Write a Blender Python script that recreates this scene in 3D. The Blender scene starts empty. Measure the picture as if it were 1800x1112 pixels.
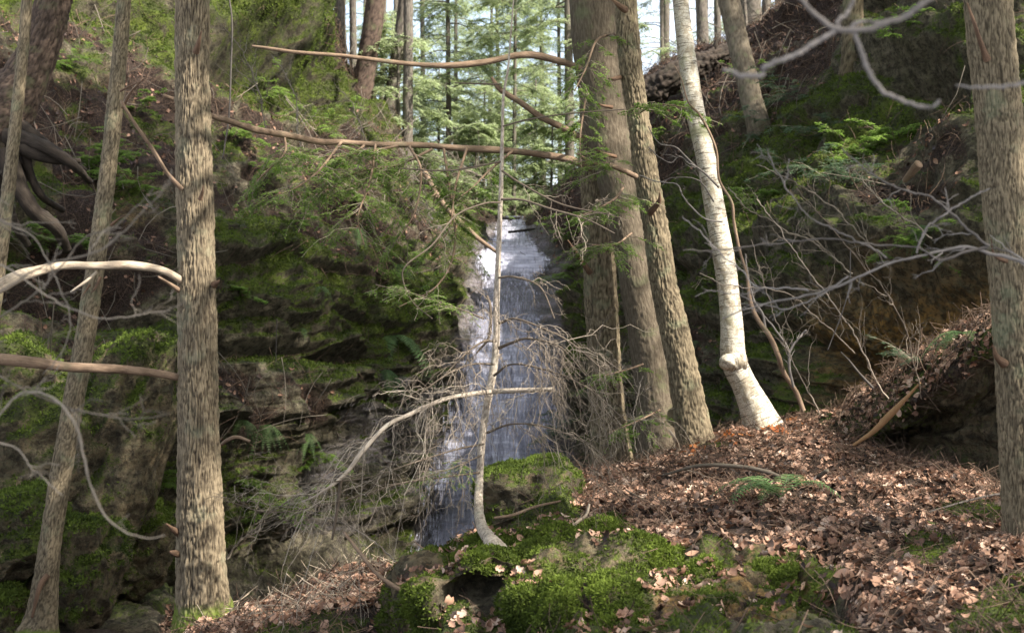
import bpy, math, random
import numpy as np
from mathutils import Vector

# ------------------------------------------------------------------ camera, sky, sun, exposure
scene = bpy.context.scene
COL = scene.collection
F = 2500.0                                     # focal length in pixels of the 1800 px wide photograph
cam_d = bpy.data.cameras.new("camera"); cam = bpy.data.objects.new("camera", cam_d); COL.objects.link(cam)
cam_d.sensor_width = 36.0; cam_d.lens = 50.0
cam_d.clip_start = 0.05; cam_d.clip_end = 600
cam.location = (0, 0, 0); cam.rotation_euler = (math.radians(90), 0, 0)
cam_d.dof.use_dof = True; cam_d.dof.focus_distance = 9.8; cam_d.dof.aperture_fstop = 4.0
scene.camera = cam

SUN = np.array([0.72, -0.42, 0.80]); SUN /= np.linalg.norm(SUN)
world = bpy.data.worlds.new("World"); scene.world = world; world.use_nodes = True
wn = world.node_tree.nodes; wl = world.node_tree.links
sky = wn.new("ShaderNodeTexSky"); sky.sky_type = 'NISHITA'; sky.sun_disc = False
sky.sun_elevation = math.asin(SUN[2]); sky.sun_rotation = math.atan2(SUN[0], SUN[1])
sky.air_density = 1.0; sky.dust_density = 3.0; sky.ozone_density = 1.0
tcw = wn.new("ShaderNodeTexCoord"); nzw = wn.new("ShaderNodeTexNoise"); nzw.inputs["Scale"].default_value = 3.0; nzw.inputs["Detail"].default_value = 6
wl.new(tcw.outputs["Generated"], nzw.inputs["Vector"]); mrw = wn.new("ShaderNodeMapRange"); mrw.inputs[1].default_value = .30; mrw.inputs[2].default_value = .62; wl.new(nzw.outputs["Fac"], mrw.inputs[0])
mxw = wn.new("ShaderNodeMix"); mxw.data_type = 'RGBA'; wl.new(mrw.outputs[0], mxw.inputs[0]); wl.new(sky.outputs[0], mxw.inputs[6]); mxw.inputs[7].default_value = (4.0, 4.25, 4.8, 1)
wl.new(mxw.outputs[2], wn["Background"].inputs[0]); wn["Background"].inputs[1].default_value = 0.15
sun_d = bpy.data.lights.new("sun", 'SUN'); sun_o = bpy.data.objects.new("sun", sun_d); COL.objects.link(sun_o)
sun_d.energy = 5.0; sun_d.angle = math.radians(0.53); sun_d.color = (1.0, 0.95, 0.87)
sun_o.rotation_euler = Vector(SUN).to_track_quat('Z', 'Y').to_euler()
scene.view_settings.view_transform = 'Standard'; scene.view_settings.look = 'None'
scene.view_settings.exposure = 1.45; scene.view_settings.gamma = 1.0
try:
    scene.cycles.use_denoising = True
    scene.cycles.max_bounces = 5; scene.cycles.diffuse_bounces = 3; scene.cycles.glossy_bounces = 2
    scene.cycles.transmission_bounces = 3; scene.cycles.sample_clamp_indirect = 4.0
    scene.cycles.caustics_reflective = False; scene.cycles.caustics_refractive = False
except Exception:
    pass

HAZE = 0
# ------------------------------------------------------------------ helpers
rng = np.random.default_rng(7)
def P(px, py, d): return np.array([(px-900)/F*d, d, (556-py)/F*d])
def proj(p):
    y = np.maximum(p[..., 1], 0.01)
    return 900 + p[..., 0]/y*F, 556 - p[..., 2]/y*F
def sstep(a, b, x):
    t = np.clip((x-a)/(b-a), 0, 1); return t*t*(3-2*t)
def norm(v): return v/np.maximum(np.linalg.norm(v, axis=-1, keepdims=True), 1e-9)

_perm = np.random.default_rng(99).integers(0, 2**31, 4096)
_grad = norm(np.random.default_rng(5).normal(size=(4096, 3)))
def gnoise(p):                                  # gradient noise, about -0.7..0.7
    p = np.asarray(p, dtype=np.float64); i = np.floor(p).astype(np.int64); f = p-i
    u = f*f*f*(f*(f*6-15)+10); out = 0
    for dx in (0, 1):
        wx = u[..., 0] if dx else 1-u[..., 0]
        for dy in (0, 1):
            wy = u[..., 1] if dy else 1-u[..., 1]
            for dz in (0, 1):
                wz = u[..., 2] if dz else 1-u[..., 2]
                h = (_perm[(i[..., 0]+dx) & 4095] + (i[..., 1]+dy)*1619) & 4095
                h = (_perm[h] + (i[..., 2]+dz)*31337) & 4095
                g = _grad[h]
                out = out + wx*wy*wz*(g[..., 0]*(f[..., 0]-dx)+g[..., 1]*(f[..., 1]-dy)+g[..., 2]*(f[..., 2]-dz))
    return out
def fbm(p, oct=4, lac=2.03, gain=0.5):
    a = 1.0; s = 0; q = np.asarray(p, dtype=np.float64)
    for k in range(oct):
        s = s + a*gnoise(q+17.3*k); q = q*lac; a *= gain
    return s
def cellnoise(p):                               # F1 distance of a jittered grid
    i = np.floor(p).astype(np.int64); best = np.full(p.shape[:-1], 9.0)
    for dx in (-1, 0, 1):
        for dy in (-1, 0, 1):
            for dz in (-1, 0, 1):
                c = i+np.array([dx, dy, dz])
                h = (_perm[c[..., 0] & 4095] + c[..., 1]*1619) & 4095
                h = (_perm[h] + c[..., 2]*31337) & 4095
                q = c+0.5+0.45*_grad[h]
                best = np.minimum(best, np.linalg.norm(p-q, axis=-1))
    return best
def poly(px, py, pts, soft=20.0):               # 1 inside a polygon, 0 outside, soft edge
    pts = np.array(pts, float); n = len(pts)
    inside = np.zeros(px.shape, bool); dist = np.full(px.shape, 1e9)
    for a in range(n):
        x0, y0 = pts[a]; x1, y1 = pts[(a+1) % n]
        c = ((y0 > py) != (y1 > py)) & (px < (x1-x0)*(py-y0)/((y1-y0) if y1 != y0 else 1e-9)+x0)
        inside ^= c
        ex, ey = x1-x0, y1-y0; t = np.clip(((px-x0)*ex+(py-y0)*ey)/(ex*ex+ey*ey+1e-9), 0, 1)
        dist = np.minimum(dist, np.hypot(px-x0-t*ex, py-y0-t*ey))
    return sstep(-soft, soft, np.where(inside, dist, -dist))
def crw(n, ts):                                 # Catmull-Rom weights
    W = np.zeros((len(ts), n))
    for r, t in enumerate(ts):
        k = min(int(t), n-2); f = t-k
        w = [-.5*f+f*f-.5*f**3, 1-2.5*f*f+1.5*f**3, .5*f+2*f*f-1.5*f**3, -.5*f*f+.5*f**3]
        for j, wj in enumerate(w): 
            idx = k-1+j
            if idx < 0: W[r, 0] += 2*wj; W[r, 1] -= wj
            elif idx > n-1: W[r, n-1] += 2*wj; W[r, n-2] -= wj
            else: W[r, idx] += wj
    return W
def resample(ctrl, n):
    ctrl = np.array(ctrl, float); seg = np.linalg.norm(np.diff(ctrl[:, :3], axis=0), axis=1)
    cum = np.concatenate([[0], np.cumsum(seg)]); ts = np.interp(np.linspace(0, cum[-1], n), cum, np.arange(len(ctrl)))
    return crw(len(ctrl), ts) @ ctrl

class Geo:
    def __init__(s): s.v = []; s.q = []; s.t = []; s.n = 0; s.at = {}; s.sizes = []
    def add(s, v, q=None, t=None, **at):
        v = np.asarray(v, float).reshape(-1, 3)
        if q is not None and len(q): s.q.append(np.asarray(q)+s.n)
        if t is not None and len(t): s.t.append(np.asarray(t)+s.n)
        s.v.append(v)
        for k, a in at.items(): s.at.setdefault(k, []).append((s.n, np.asarray(a, float)))
        s.n += len(v); return s
    def build(s, name, mat, parent=None, smooth=True, origin=None):
        v = np.concatenate(s.v); me = bpy.data.meshes.new(name)
        if origin is not None: v = v-np.asarray(origin)
        q = np.concatenate(s.q) if s.q else np.zeros((0, 4), int); t = np.concatenate(s.t) if s.t else np.zeros((0, 3), int)
        me.vertices.add(len(v)); me.vertices.foreach_set('co', v.astype(np.float32).ravel())
        me.loops.add(q.size+t.size); me.loops.foreach_set('vertex_index', np.concatenate([q.ravel(), t.ravel()]).astype(np.int32))
        me.polygons.add(len(q)+len(t))
        ls = np.concatenate([np.arange(len(q))*4, q.size+np.arange(len(t))*3]).astype(np.int32)
        me.polygons.foreach_set('loop_start', ls)
        me.polygons.foreach_set('loop_total', np.concatenate([np.full(len(q), 4), np.full(len(t), 3)]).astype(np.int32))
        me.polygons.foreach_set('use_smooth', np.full(len(q)+len(t), smooth))
        for k, chunks in s.at.items():
            vec = any(a.ndim == 2 for _, a in chunks)
            arr = np.zeros((len(v), 3) if vec else len(v), np.float32)
            for st, a in chunks: arr[st:st+len(a)] = a
            A = me.attributes.new(k, 'FLOAT_VECTOR' if vec else 'FLOAT', 'POINT')
            A.data.foreach_set('vector' if vec else 'value', arr.ravel())
        me.update(calc_edges=True); me.materials.append(mat)
        o = bpy.data.objects.new(name, me); COL.objects.link(o)
        if parent is not None: o.parent = parent
        if origin is not None: o.location = tuple(origin)
        return o
def tag(o, label=None, cat=None, group=None, kind=None):
    if label: o['label'] = label
    if cat: o['category'] = cat
    if group: o['group'] = group
    if kind: o['kind'] = kind
    return o
def thing(name, loc, label, cat, group=None):
    o = bpy.data.objects.new(name, None); COL.objects.link(o); o.location = tuple(loc); o.empty_display_size = 0.2
    return tag(o, label, cat, group)
def part(geo, name, mat, par, smooth=True, label=None):      # geometry in world coordinates, parent at its base
    base = par
    off = np.zeros(3)
    while base is not None: off = off+np.array(base.location); base = base.parent
    geo.v = [v-off for v in geo.v]
    o = geo.build(name, mat, par, smooth)
    if label: o['label'] = label
    return o

def gridq(nr, nc, wrap=False):
    a = np.arange(nr-1)[:, None]*nc; c = np.arange(nc if wrap else nc-1)[None, :]; c1 = (c+1) % nc
    return np.stack([a+c, a+c1, a+nc+c1, a+nc+c], -1).reshape(-1, 4)

# ------------------------------------------------------------------ materials
def newmat(name):
    m = bpy.data.materials.new(name); m.use_nodes = True; nt = m.node_tree
    for n in list(nt.nodes): nt.nodes.remove(n)
    out = nt.nodes.new('ShaderNodeOutputMaterial'); return m, nt, out
class NT:
    def __init__(s, nt): s.nt = nt
    def n(s, typ, ins=None, **kw):
        x = s.nt.nodes.new('ShaderNode'+typ)
        for k, v in kw.items(): setattr(x, k, v)
        for k, v in (ins or {}).items():
            if isinstance(v, bpy.types.NodeSocket): s.nt.links.new(v, x.inputs[k])
            else: x.inputs[k].default_value = v
        return x
    def attr(s, name, vec=False): return s.n('Attribute', attribute_name=name).outputs['Vector' if vec else 'Fac']
    def obj(s): return s.n('NewGeometry').outputs['Position']
    def noise(s, scale, detail=4, vec=None, rough=0.6, dist=0.0):
        return s.n('TexNoise', {'Scale': scale, 'Detail': detail, 'Roughness': rough, 'Distortion': dist, 'Vector': vec if vec is not None else s.obj()}).outputs['Fac']
    def scale(s, vec, xyz): return s.n('VectorMath', {0: vec, 1: xyz}, operation='MULTIPLY').outputs[0]
    def ramp(s, fac, lo, hi): return s.n('MapRange', {0: fac, 1: lo, 2: hi, 3: 0.0, 4: 1.0}, interpolation_type='SMOOTHSTEP').outputs[0]
    def math(s, op, a, b): return s.n('Math', {0: a, 1: b}, operation=op).outputs[0]
    def mix(s, fac, a, b):
        x = s.n('Mix', data_type='RGBA')
        for idx, v in ((0, fac), (6, a), (7, b)):
            if isinstance(v, bpy.types.NodeSocket): s.nt.links.new(v, x.inputs[idx])
            elif idx == 0: x.inputs[0].default_value = v
            else: x.inputs[idx].default_value = (*v, 1)
        return x.outputs[2]
    def bump(s, h, strength, dist, normal=None):
        d = {'Height': h, 'Strength': strength, 'Distance': dist}
        if normal is not None: d['Normal'] = normal
        return s.n('Bump', d).outputs[0]

def mat_ground():
    m, nt, out = newmat('mossy_rock_ground'); N = NT(nt)
    big = N.noise(1.3, 5); mid = N.noise(7, 6); fine = N.noise(45, 5); grit = N.noise(160, 3)
    strat = N.noise(1.0, 5, N.scale(N.obj(), (1.2, 1.2, 9.0)))
    rock = N.mix(N.ramp(mid, .38, .64), (.048, .040, .026), (.25, .21, .14))
    rock = N.mix(N.math('MULTIPLY', N.ramp(strat, .42, .62), .55), rock, (.075, .06, .036))
    rock = N.mix(N.math('MULTIPLY', N.ramp(fine, .55, .75), .4), rock, (.30, .27, .19))
    rock = N.mix(N.math('MULTIPLY', N.attr('orange'), N.ramp(big, .25, .5)), rock, N.mix(N.ramp(mid, .4, .6), (.12, .07, .025), (.40, .22, .06)))
    rock = N.mix(N.attr('wet'), rock, N.mix(N.ramp(strat, .35, .65), (.10, .095, .085), (.30, .26, .27)))
    litter = N.mix(N.ramp(fine, .38, .68), (.022, .014, .010), (.095, .060, .042))
    litter = N.mix(N.ramp(grit, .58, .72), litter, (.16, .11, .075))
    litter = N.mix(N.math('MULTIPLY', N.ramp(mid, .5, .7), .5), litter, (.035, .025, .016))
    mc = N.mix(N.ramp(fine, .3, .7), (.018, .025, .007), (.125, .15, .032))
    mc = N.mix(N.ramp(N.noise(3.1, 4), .45, .7), mc, (.13, .165, .022))
    mc = N.mix(N.math('MULTIPLY', N.ramp(N.noise(2.2, 3), .47, .60), .85), mc, (.062, .066, .026))
    crk = N.ramp(N.noise(11, 6, N.scale(N.obj(), (1, 1, 2.2)), .7), .50, .56); rock = N.mix(N.math('MULTIPLY', crk, .5), rock, (.16, .145, .085))
    mc = N.mix(N.math('MULTIPLY', N.ramp(N.noise(16, 6, None, .7), .53, .60), .75), mc, (.016, .018, .008))
    lf = N.ramp(N.math('ADD', N.attr('litter'), N.math('MULTIPLY', N.math('SUBTRACT', fine, .5), 1.2)), .38, .62)
    mf = N.ramp(N.math('ADD', N.attr('moss'), N.math('ADD', N.math('MULTIPLY', N.math('SUBTRACT', mid, .5), 1.3), N.math('MULTIPLY', N.math('SUBTRACT', fine, .5), .9))), .35, .62)
    c = N.mix(lf, N.mix(N.math('MULTIPLY', N.ramp(N.noise(22, 5), .52, .6), .6), rock, (.026, .020, .014)), litter); c = N.mix(mf, c, mc)
    rough = N.n('MapRange', {0: N.attr('wet'), 1: 0.0, 2: 1.0, 3: .92, 4: .45}).outputs[0]
    b = N.bump(fine, 1.0, .07); b = N.bump(mid, .6, .14, b); b = N.bump(grit, .9, .02, b)
    bs = N.n('BsdfPrincipled', {'Base Color': c, 'Roughness': rough, 'Normal': b, 'Specular IOR Level': .25})
    nt.links.new(bs.outputs[0], out.inputs[0]); return m
def mat_bark(name, dark, light, lichen=(.20, .23, .13), lich=.25, mossc=(.10, .13, .02), moss=0.0, bump=.6):
    m, nt, out = newmat(name); N = NT(nt); t = N.attr('tuv', True)
    st = N.noise(1.0, 6, N.scale(t, (70, 70, 14))); lg = N.noise(4.5, 4, t); fn = N.noise(260, 3, N.scale(t, (1, 1, .4)))
    fur = N.attr('fur')
    c = N.mix(fur, dark, light)
    c = N.mix(N.math('MULTIPLY', N.ramp(st, .35, .7), .45), c, tuple(x*1.25 for x in light))
    c = N.mix(N.math('MULTIPLY', N.ramp(fn, .5, .75), .4), c, tuple(x*.5 for x in dark))
    c = N.mix(N.math('MULTIPLY', N.ramp(lg, .52, .68), lich*fac1(1)), c, lichen)
    mo = N.math('ADD', N.attr('mossy'), moss)
    c = N.mix(N.ramp(N.math('ADD', mo, N.math('MULTIPLY', N.math('SUBTRACT', N.noise(14, 5, t), .5), 1.0)), .35, .75), c, mossc)
    b = N.bump(st, bump, .012); b = N.bump(fn, .5, .004, b)
    bs = N.n('BsdfPrincipled', {'Base Color': c, 'Roughness': .9, 'Normal': b, 'Specular IOR Level': .2})
    nt.links.new(bs.outputs[0], out.inputs[0]); return m
def fac1(x): return x
def mat_birch():
    m, nt, out = newmat('birch_bark'); N = NT(nt); t = N.attr('tuv', True)
    band = N.noise(1.0, 5, N.scale(t, (9, 9, 75))); blot = N.noise(1.0, 4, N.scale(t, (14, 14, 9))); fine = N.noise(90, 4, t)
    c = N.mix(N.ramp(fine, .3, .7), (.30, .25, .18), (.60, .55, .45))
    c = N.mix(N.math('MULTIPLY', N.ramp(blot, .50, .60), .7), c, (.24, .19, .12))
    c = N.mix(N.math('MULTIPLY', N.ramp(band, .54, .62), .85), c, (.08, .058, .04))
    c = N.mix(N.math('MULTIPLY', N.ramp(N.noise(3, 3, t), .55, .68), .6), c, (.25, .25, .13))
    c = N.mix(N.ramp(N.math('ADD', N.attr('mossy'), N.math('MULTIPLY', N.math('SUBTRACT', N.noise(11, 5, t), .5), 1.2)), .4, .8), c, (.13, .10, .05))
    b = N.bump(band, .45, .006); b = N.bump(blot, .4, .02, b)
    bs = N.n('BsdfPrincipled', {'Base Color': c, 'Roughness': .7, 'Normal': b, 'Specular IOR Level': .3})
    nt.links.new(bs.outputs[0], out.inputs[0]); return m
def mat_simple(name, a, b, rough=.85, trans=0.0, scale=30, spec=.2):
    m, nt, out = newmat(name); N = NT(nt)
    f = N.n('MapRange', {0: N.math('ADD', N.attr('rnd'), N.math('MULTIPLY', N.math('SUBTRACT', N.noise(scale, 3), .5), .8)), 1: 0.0, 2: 1.0, 3: 0.0, 4: 1.0}).outputs[0]
    c = N.mix(f, a, b)
    bs = N.n('BsdfPrincipled', {'Base Color': c, 'Roughness': rough, 'Specular IOR Level': spec}); sh = bs.outputs[0]
    if trans:
        tr = N.n('BsdfTranslucent', {'Color': N.mix(.5, c, tuple(min(1, x*1.6) for x in b))})
        sh = N.n('MixShader', {0: trans, 1: sh, 2: tr.outputs[0]}).outputs[0]
    nt.links.new(sh, out.inputs[0]); return m
def mat_leaf(name, cols, rough=.62, trans=.15):
    m, nt, out = newmat(name); N = NT(nt); r = N.attr('rnd'); nz = N.math('MULTIPLY', N.math('SUBTRACT', N.noise(40, 3), .5), .5); f = N.math('ADD', r, nz)
    c = N.mix(N.ramp(f, .02, .25), cols[0], cols[1]); c = N.mix(N.ramp(f, .22, .60), c, cols[2]); c = N.mix(N.ramp(f, .75, 1.05), c, cols[3])
    bs = N.n('BsdfPrincipled', {'Base Color': c, 'Roughness': rough, 'Specular IOR Level': .35}); tr = N.n('BsdfTranslucent', {'Color': c})
    sh = N.n('MixShader', {0: trans, 1: bs.outputs[0], 2: tr.outputs[0]}); nt.links.new(sh.outputs[0], out.inputs[0]); return m
def mat_water():
    m, nt, out = newmat('falling_water'); N = NT(nt); t = N.attr('tuv', True)   # (across, along, -) in metres
    st = N.noise(1.0, 5, N.scale(t, (16, 1.3, 1)), .65, .6); st2 = N.noise(1.0, 5, N.scale(t, (45, 4.0, 1)), .7); big = N.noise(1.0, 4, N.scale(t, (2.2, .7, 1)))
    led = N.ramp(N.noise(1.0, 4, N.scale(t, (2.5, 9, 1)), .6), .40, .62)
    foam = N.ramp(N.math('ADD', N.math('ADD', N.math('MULTIPLY', st, .7), N.math('MULTIPLY', st2, .7)), N.math('ADD', N.math('MULTIPLY', big, .5), N.math('MULTIPLY', N.attr('foam'), .26))), 0.93, 1.22)
    foam = N.math('MULTIPLY', foam, N.n('MapRange', {0: led, 1: 0.0, 2: 1.0, 3: .45, 4: 1.0}).outputs[0])
    c = N.mix(foam, (.19, .185, .22), (.66, .645, .74))
    b = N.bump(st2, .7, .03); b = N.bump(led, .5, .05, b); b = N.bump(st, .6, .06, b)
    bs = N.n('BsdfPrincipled', {'Base Color': c, 'Roughness': .25, 'Normal': b, 'IOR': 1.33, 'Specular IOR Level': .7})
    edge = N.ramp(N.math('ADD', N.math('ADD', N.math('MULTIPLY', N.attr('edge'), .9), N.math('MULTIPLY', foam, .6)), N.math('MULTIPLY', N.math('SUBTRACT', st2, .5), 1.6)), .15, .85)
    edge = N.math('MULTIPLY', edge, .88)
    tr = N.n('BsdfTransparent')
    sh = N.n('MixShader', {0: edge, 1: tr.outputs[0], 2: bs.outputs[0]})
    nt.links.new(sh.outputs[0], out.inputs[0]); return m

M_ground = mat_ground()
M_hem = mat_bark('hemlock_bark', (.018, .012, .008), (.21, .163, .103), (.21, .22, .14), .3)
M_hem_g = mat_bark('lichened_hemlock_bark', (.036, .027, .016), (.205, .16, .10), (.17, .19, .11), .42, moss=.0)
M_dark = mat_bark('brown_bark', (.022, .015, .011), (.11, .075, .055), (.12, .13, .06), .4)
M_smooth = mat_bark('smooth_grey_bark', (.075, .057, .038), (.185, .15, .105), (.13, .14, .07), .5, bump=.6)
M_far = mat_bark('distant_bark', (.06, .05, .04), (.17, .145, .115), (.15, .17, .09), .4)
M_birch = mat_birch()
M_branch = mat_bark('branch_bark', (.09, .055, .035), (.26, .18, .12), (.2, .2, .12), .3)
M_stub = mat_bark('weathered_stub_bark', (.03, .018, .012), (.19, .115, .07), (.2, .2, .12), .2)
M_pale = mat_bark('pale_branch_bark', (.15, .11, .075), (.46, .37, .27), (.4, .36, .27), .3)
M_twig = mat_simple('grey_twig', (.08, .065, .048), (.27, .225, .175))
M_twigb = mat_simple('brown_twig', (.095, .072, .052), (.36, .29, .22))
M_sap = mat_bark('pale_sapling_bark', (.15, .115, .085), (.44, .37, .29), (.30, .30, .24), .4)
M_twigg = mat_simple('silver_twig', (.085, .072, .062), (.25, .22, .195))
M_need = mat_simple('hemlock_needles', (.05, .10, .02), (.25, .37, .075), .6, .5, 3)
M_needd = mat_simple('dark_needles', (.03, .058, .030), (.15, .22, .12), .6, .35, 3)
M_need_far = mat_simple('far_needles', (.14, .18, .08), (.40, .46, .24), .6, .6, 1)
M_fern = mat_simple('fern_green', (.035, .070, .025), (.15, .23, .08), .6, .3, 12)
M_leaf = mat_leaf('dead_leaf', ((.030, .017, .012), (.16, .080, .048), (.37, .215, .14), (.56, .41, .31)))
M_leaf2 = mat_simple('orange_leaf', (.30, .08, .02), (.55, .22, .07), .6, .3, 25)
M_moss = mat_simple('moss_tuft', (.012, .020, .004), (.12, .16, .022), .9, .25, 9)
M_mossd = mat_simple('damp_moss', (.014, .024, .005), (.13, .175, .028), .9, .25, 6)
M_straw = mat_simple('dry_debris', (.035, .022, .015), (.19, .125, .085))
M_wood = mat_simple('bare_wood', (.30, .17, .08), (.62, .42, .22), .7)
M_rotten = mat_simple('black_root', (.012, .010, .008), (.045, .034, .026), .8)
M_root = mat_bark('black_root_bark', (.012, .010, .008), (.06, .045, .034), (.05, .05, .03), .2)
M_water = mat_water()

# ------------------------------------------------------------------ loft terrain
def loft(ctrl, nr_per, nc_per):
    C = np.array([[P(*p) for p in colm] for colm in ctrl])        # cols x rows x 3
    nc, nr = C.shape[:2]
    tr = np.concatenate([np.linspace(k, k+1, nr_per[k], endpoint=False) for k in range(nr-1)]+[[nr-1]])
    tc = np.concatenate([np.linspace(k, k+1, nc_per[k], endpoint=False) for k in range(nc-1)]+[[nc-1]])
    Wr, Wc = crw(nr, tr), crw(nc, tc)
    S = np.einsum('ac,crk->ark', Wc, C); S = np.einsum('br,ark->bak', Wr, S)   # rows x cols x 3
    return S
def gnormal(S):
    du = np.gradient(S, axis=1); dv = np.gradient(S, axis=0); n = norm(np.cross(du, dv)); return n

GC = [  # columns left to right, each from the foot up: foot, lower, middle, upper, rim, behind the rim, far plateau
 [(-700,1250,9),(-700,800,9.5),(-700,450,11),(-700,100,13),(-700,-500,17),(-700,-800,22),(-700,-700,60)],
 [(-250,1180,12),(-250,800,12.6),(-250,470,14),(-250,150,16.5),(-250,-350,21),(-240,-500,26),(-230,-420,64)],
 [(0,1130,13.4),(0,800,13.8),(0,480,15.2),(0,200,18),(0,-250,24),(10,-350,29),(20,-260,70)],
 [(200,1110,15),(200,800,15.6),(200,540,16.5),(200,300,19),(200,-180,26),(205,-240,32),(210,-160,75)],
 [(400,1080,17),(400,820,17.4),(400,580,18.1),(400,340,20),(400,-110,27),(405,-130,34),(420,-20,80)],
 [(560,1030,19),(560,800,19.5),(560,580,20.3),(560,370,22.5),(548,40,28.5),(546,30,35),(560,120,80)],
 [(665,1000,20.5),(665,790,21.2),(665,570,22.4),(665,410,24.6),(648,190,30),(650,185,37),(660,230,80)],
 [(745,985,21.5),(745,770,22.6),(755,570,24.3),(755,440,26.8),(735,310,31),(745,300,38),(760,290,80)],
 [(800,980,22),(805,765,23.5),(825,565,26),(835,455,28.6),(862,386,31.5),(855,378,38),(860,330,80)],
 [(880,980,22.2),(880,765,23.8),(885,565,26.5),(895,455,29.2),(900,389,32),(900,383,38),(905,330,80)],
 [(990,980,22),(985,765,23.4),(975,565,25.8),(962,455,28.6),(935,386,31.5),(940,378,38),(960,330,80)],
 [(1075,980,20.3),(1075,760,21.5),(1055,570,23.8),(1030,455,26.5),(1005,330,29.5),(1010,320,37),(1030,290,80)],
 [(1150,980,18.3),(1150,760,19.2),(1150,570,20.8),(1150,400,23.5),(1140,165,28),(1140,140,36),(1150,200,80)],
 [(1280,980,16.3),(1280,760,16.9),(1280,570,17.8),(1280,380,20.2),(1275,115,26),(1268,88,34),(1270,140,80)],
 [(1420,980,14.9),(1420,760,15.1),(1420,560,15.6),(1420,370,17.8),(1420,50,23.5),(1405,0,31),(1400,60,80)],
 [(1600,980,13.5),(1600,760,13.7),(1600,530,14.2),(1600,330,16),(1600,-30,21),(1590,-150,27),(1580,-60,75)],
 [(1850,1000,12.2),(1850,760,12.2),(1850,520,12.6),(1850,290,14.1),(1850,-80,18.5),(1840,-260,24),(1830,-200,70)],
 [(2300,1050,11),(2300,760,11),(2300,520,11.5),(2300,250,13),(2300,-150,16.5),(2300,-400,21),(2250,-330,64)],
]
def gorge():
    nrp = [110, 120, 105, 125, 40, 30]
    ncp = [14, 34, 55, 60, 55, 44, 38, 30, 26, 30, 34, 34, 50, 50, 62, 60, 24]
    S = loft(GC, nrp, ncp); n = gnormal(S); 
    flip = (n[..., 1] > 0) & (n[..., 2] < 0.2); n = np.where((np.mean(n[..., 1]) > 0), -n, n)
    px, py = proj(S)
    rowt = np.linspace(0, 1, S.shape[0])[:, None]*np.ones(S.shape[1])
    rim = np.zeros(S.shape[:2]); rim[sum(nrp[:4]):] = 1
    w1 = fbm(S*0.9, 3)*30
    # litter slopes
    lit = poly(px+w1, py+w1, [(-100,40),(150,40),(330,120),(560,215),(650,230),(790,400),(840,455),(760,470),(640,420),(560,400),(380,345),(200,330),(0,260),(-100,250)], 34)
    lit = lit*(.35+.65*sstep(-.30, .10, fbm(S*1.0+51, 3)))
    lit = np.maximum(lit, poly(px+w1, py-w1, [(930,375),(1000,300),(1120,130),(1400,10),(1480,-40),(1500,60),(1390,160),(1260,290),(1150,330),(1050,430),(985,440)], 30))
    for pg in ([(370,640),(470,655),(560,705),(570,750),(390,770)], [(120,320),(260,330),(330,480),(180,520),(60,460)], [(1560,250),(1700,180),(1720,290),(1600,330)],
               [(500,340),(640,420),(740,500),(700,520),(560,440)], [(20,540),(160,640),(300,700),(200,760),(40,640)], [(1500,330),(1720,330),(1700,400),(1540,390)], [(1100,560),(1250,560),(1250,640),(1100,640)]):
        lit = np.maximum(lit, .85*poly(px+w1*.5, py+w1*.5, pg, 22))
    lit = lit*(.45+.55*sstep(-.32, .08, fbm(S*1.3+61, 3))); lit = np.maximum(lit, rim*.9)
    water = poly(px, py, [(865,380),(945,380),(985,450),(990,565),(1010,980),(720,980),(780,765),(805,565),(830,460)], 14)
    shelf = poly(px, py, [(560,980),(570,740),(690,660),(810,600),(850,980)], 22)
    rock = np.clip(1-lit, 0, 1)*(1-rim)
    # displacement
    zz = S[..., 2]+.22*fbm(S*.35, 2)+.03*(px-900)/400.
    q = np.stack([S[..., 0]*.12, S[..., 1]*.12, zz*1.5], -1)
    def beds(z, sd):
        i = np.floor(z).astype(np.int64); f = z-i; h = lambda k: (_perm[(k+sd) & 4095] % 1000)/1000.-.5
        w = sstep(.80, 1.0, f); return h(i)*(1-w)+h(i+1)*w
    zb = zz+.35*gnoise(S*np.array([.5, .5, .9])+3)+.10*gnoise(S*2.1)
    st = .55*np.tanh(fbm(q, 3)*6)*.5+1.15*beds(zb*2.3, 11)*(.6+.8*sstep(-.3, .3, gnoise(S*.6+8)))
    q2 = np.stack([S[..., 0]*.35, S[..., 1]*.35, zz*6.0], -1); st2 = .5*np.tanh(fbm(q2, 3)*4)+2.0*beds(zb*8.5, 77)*sstep(-.25, .2, gnoise(S*1.1+2))
    side = sstep(-.2, .5, np.abs(n[..., 2])*0+1)
    disp = rock*(.30*st+.075*st2)*(1-.72*water)
    disp += (.55*fbm(S*.33, 3)*(1-.85*water)*(1-.7*rim)+.20*fbm(S*1.1, 3)*(1-.6*water))
    r3 = 1-np.abs(gnoise(S*2.6))*3.2
    disp += .09*r3*rock*(1-.7*water)+.055*fbm(S*4.5, 4)*(1-.4*water)+.018*fbm(S*19, 2)
    disp += lit*(.13*fbm(S*2.2, 4))
    # undercuts
    cave = poly(px+w1, py+w1, [(1360,560),(1480,480),(1760,450),(1900,480),(1900,700),(1420,740)], 40)
    disp -= .75*cave
    hol = 1-sstep(.18, .42, cellnoise(S*2.3+.35*np.stack([fbm(S*2, 2)]*3, -1))); disp -= cave*.22*hol
    disp -= .8*poly(px+w1, py+w1, [(0,420),(60,330),(180,430),(330,520),(300,560),(130,560),(0,520)], 30)
    disp -= .9*poly(px+w1, py+w1, [(340,60),(480,70),(600,170),(590,220),(440,170),(330,120)], 26)
    disp += .5*poly(px+w1, py+w1, [(330,-40),(520,-30),(570,80),(500,90),(420,60),(330,50)], 26)
    disp -= .8*poly(px+w1*.6, py+w1*.6, [(1520,130),(1570,100),(1700,90),(1700,190),(1580,150),(1520,150)], 22)
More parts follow.
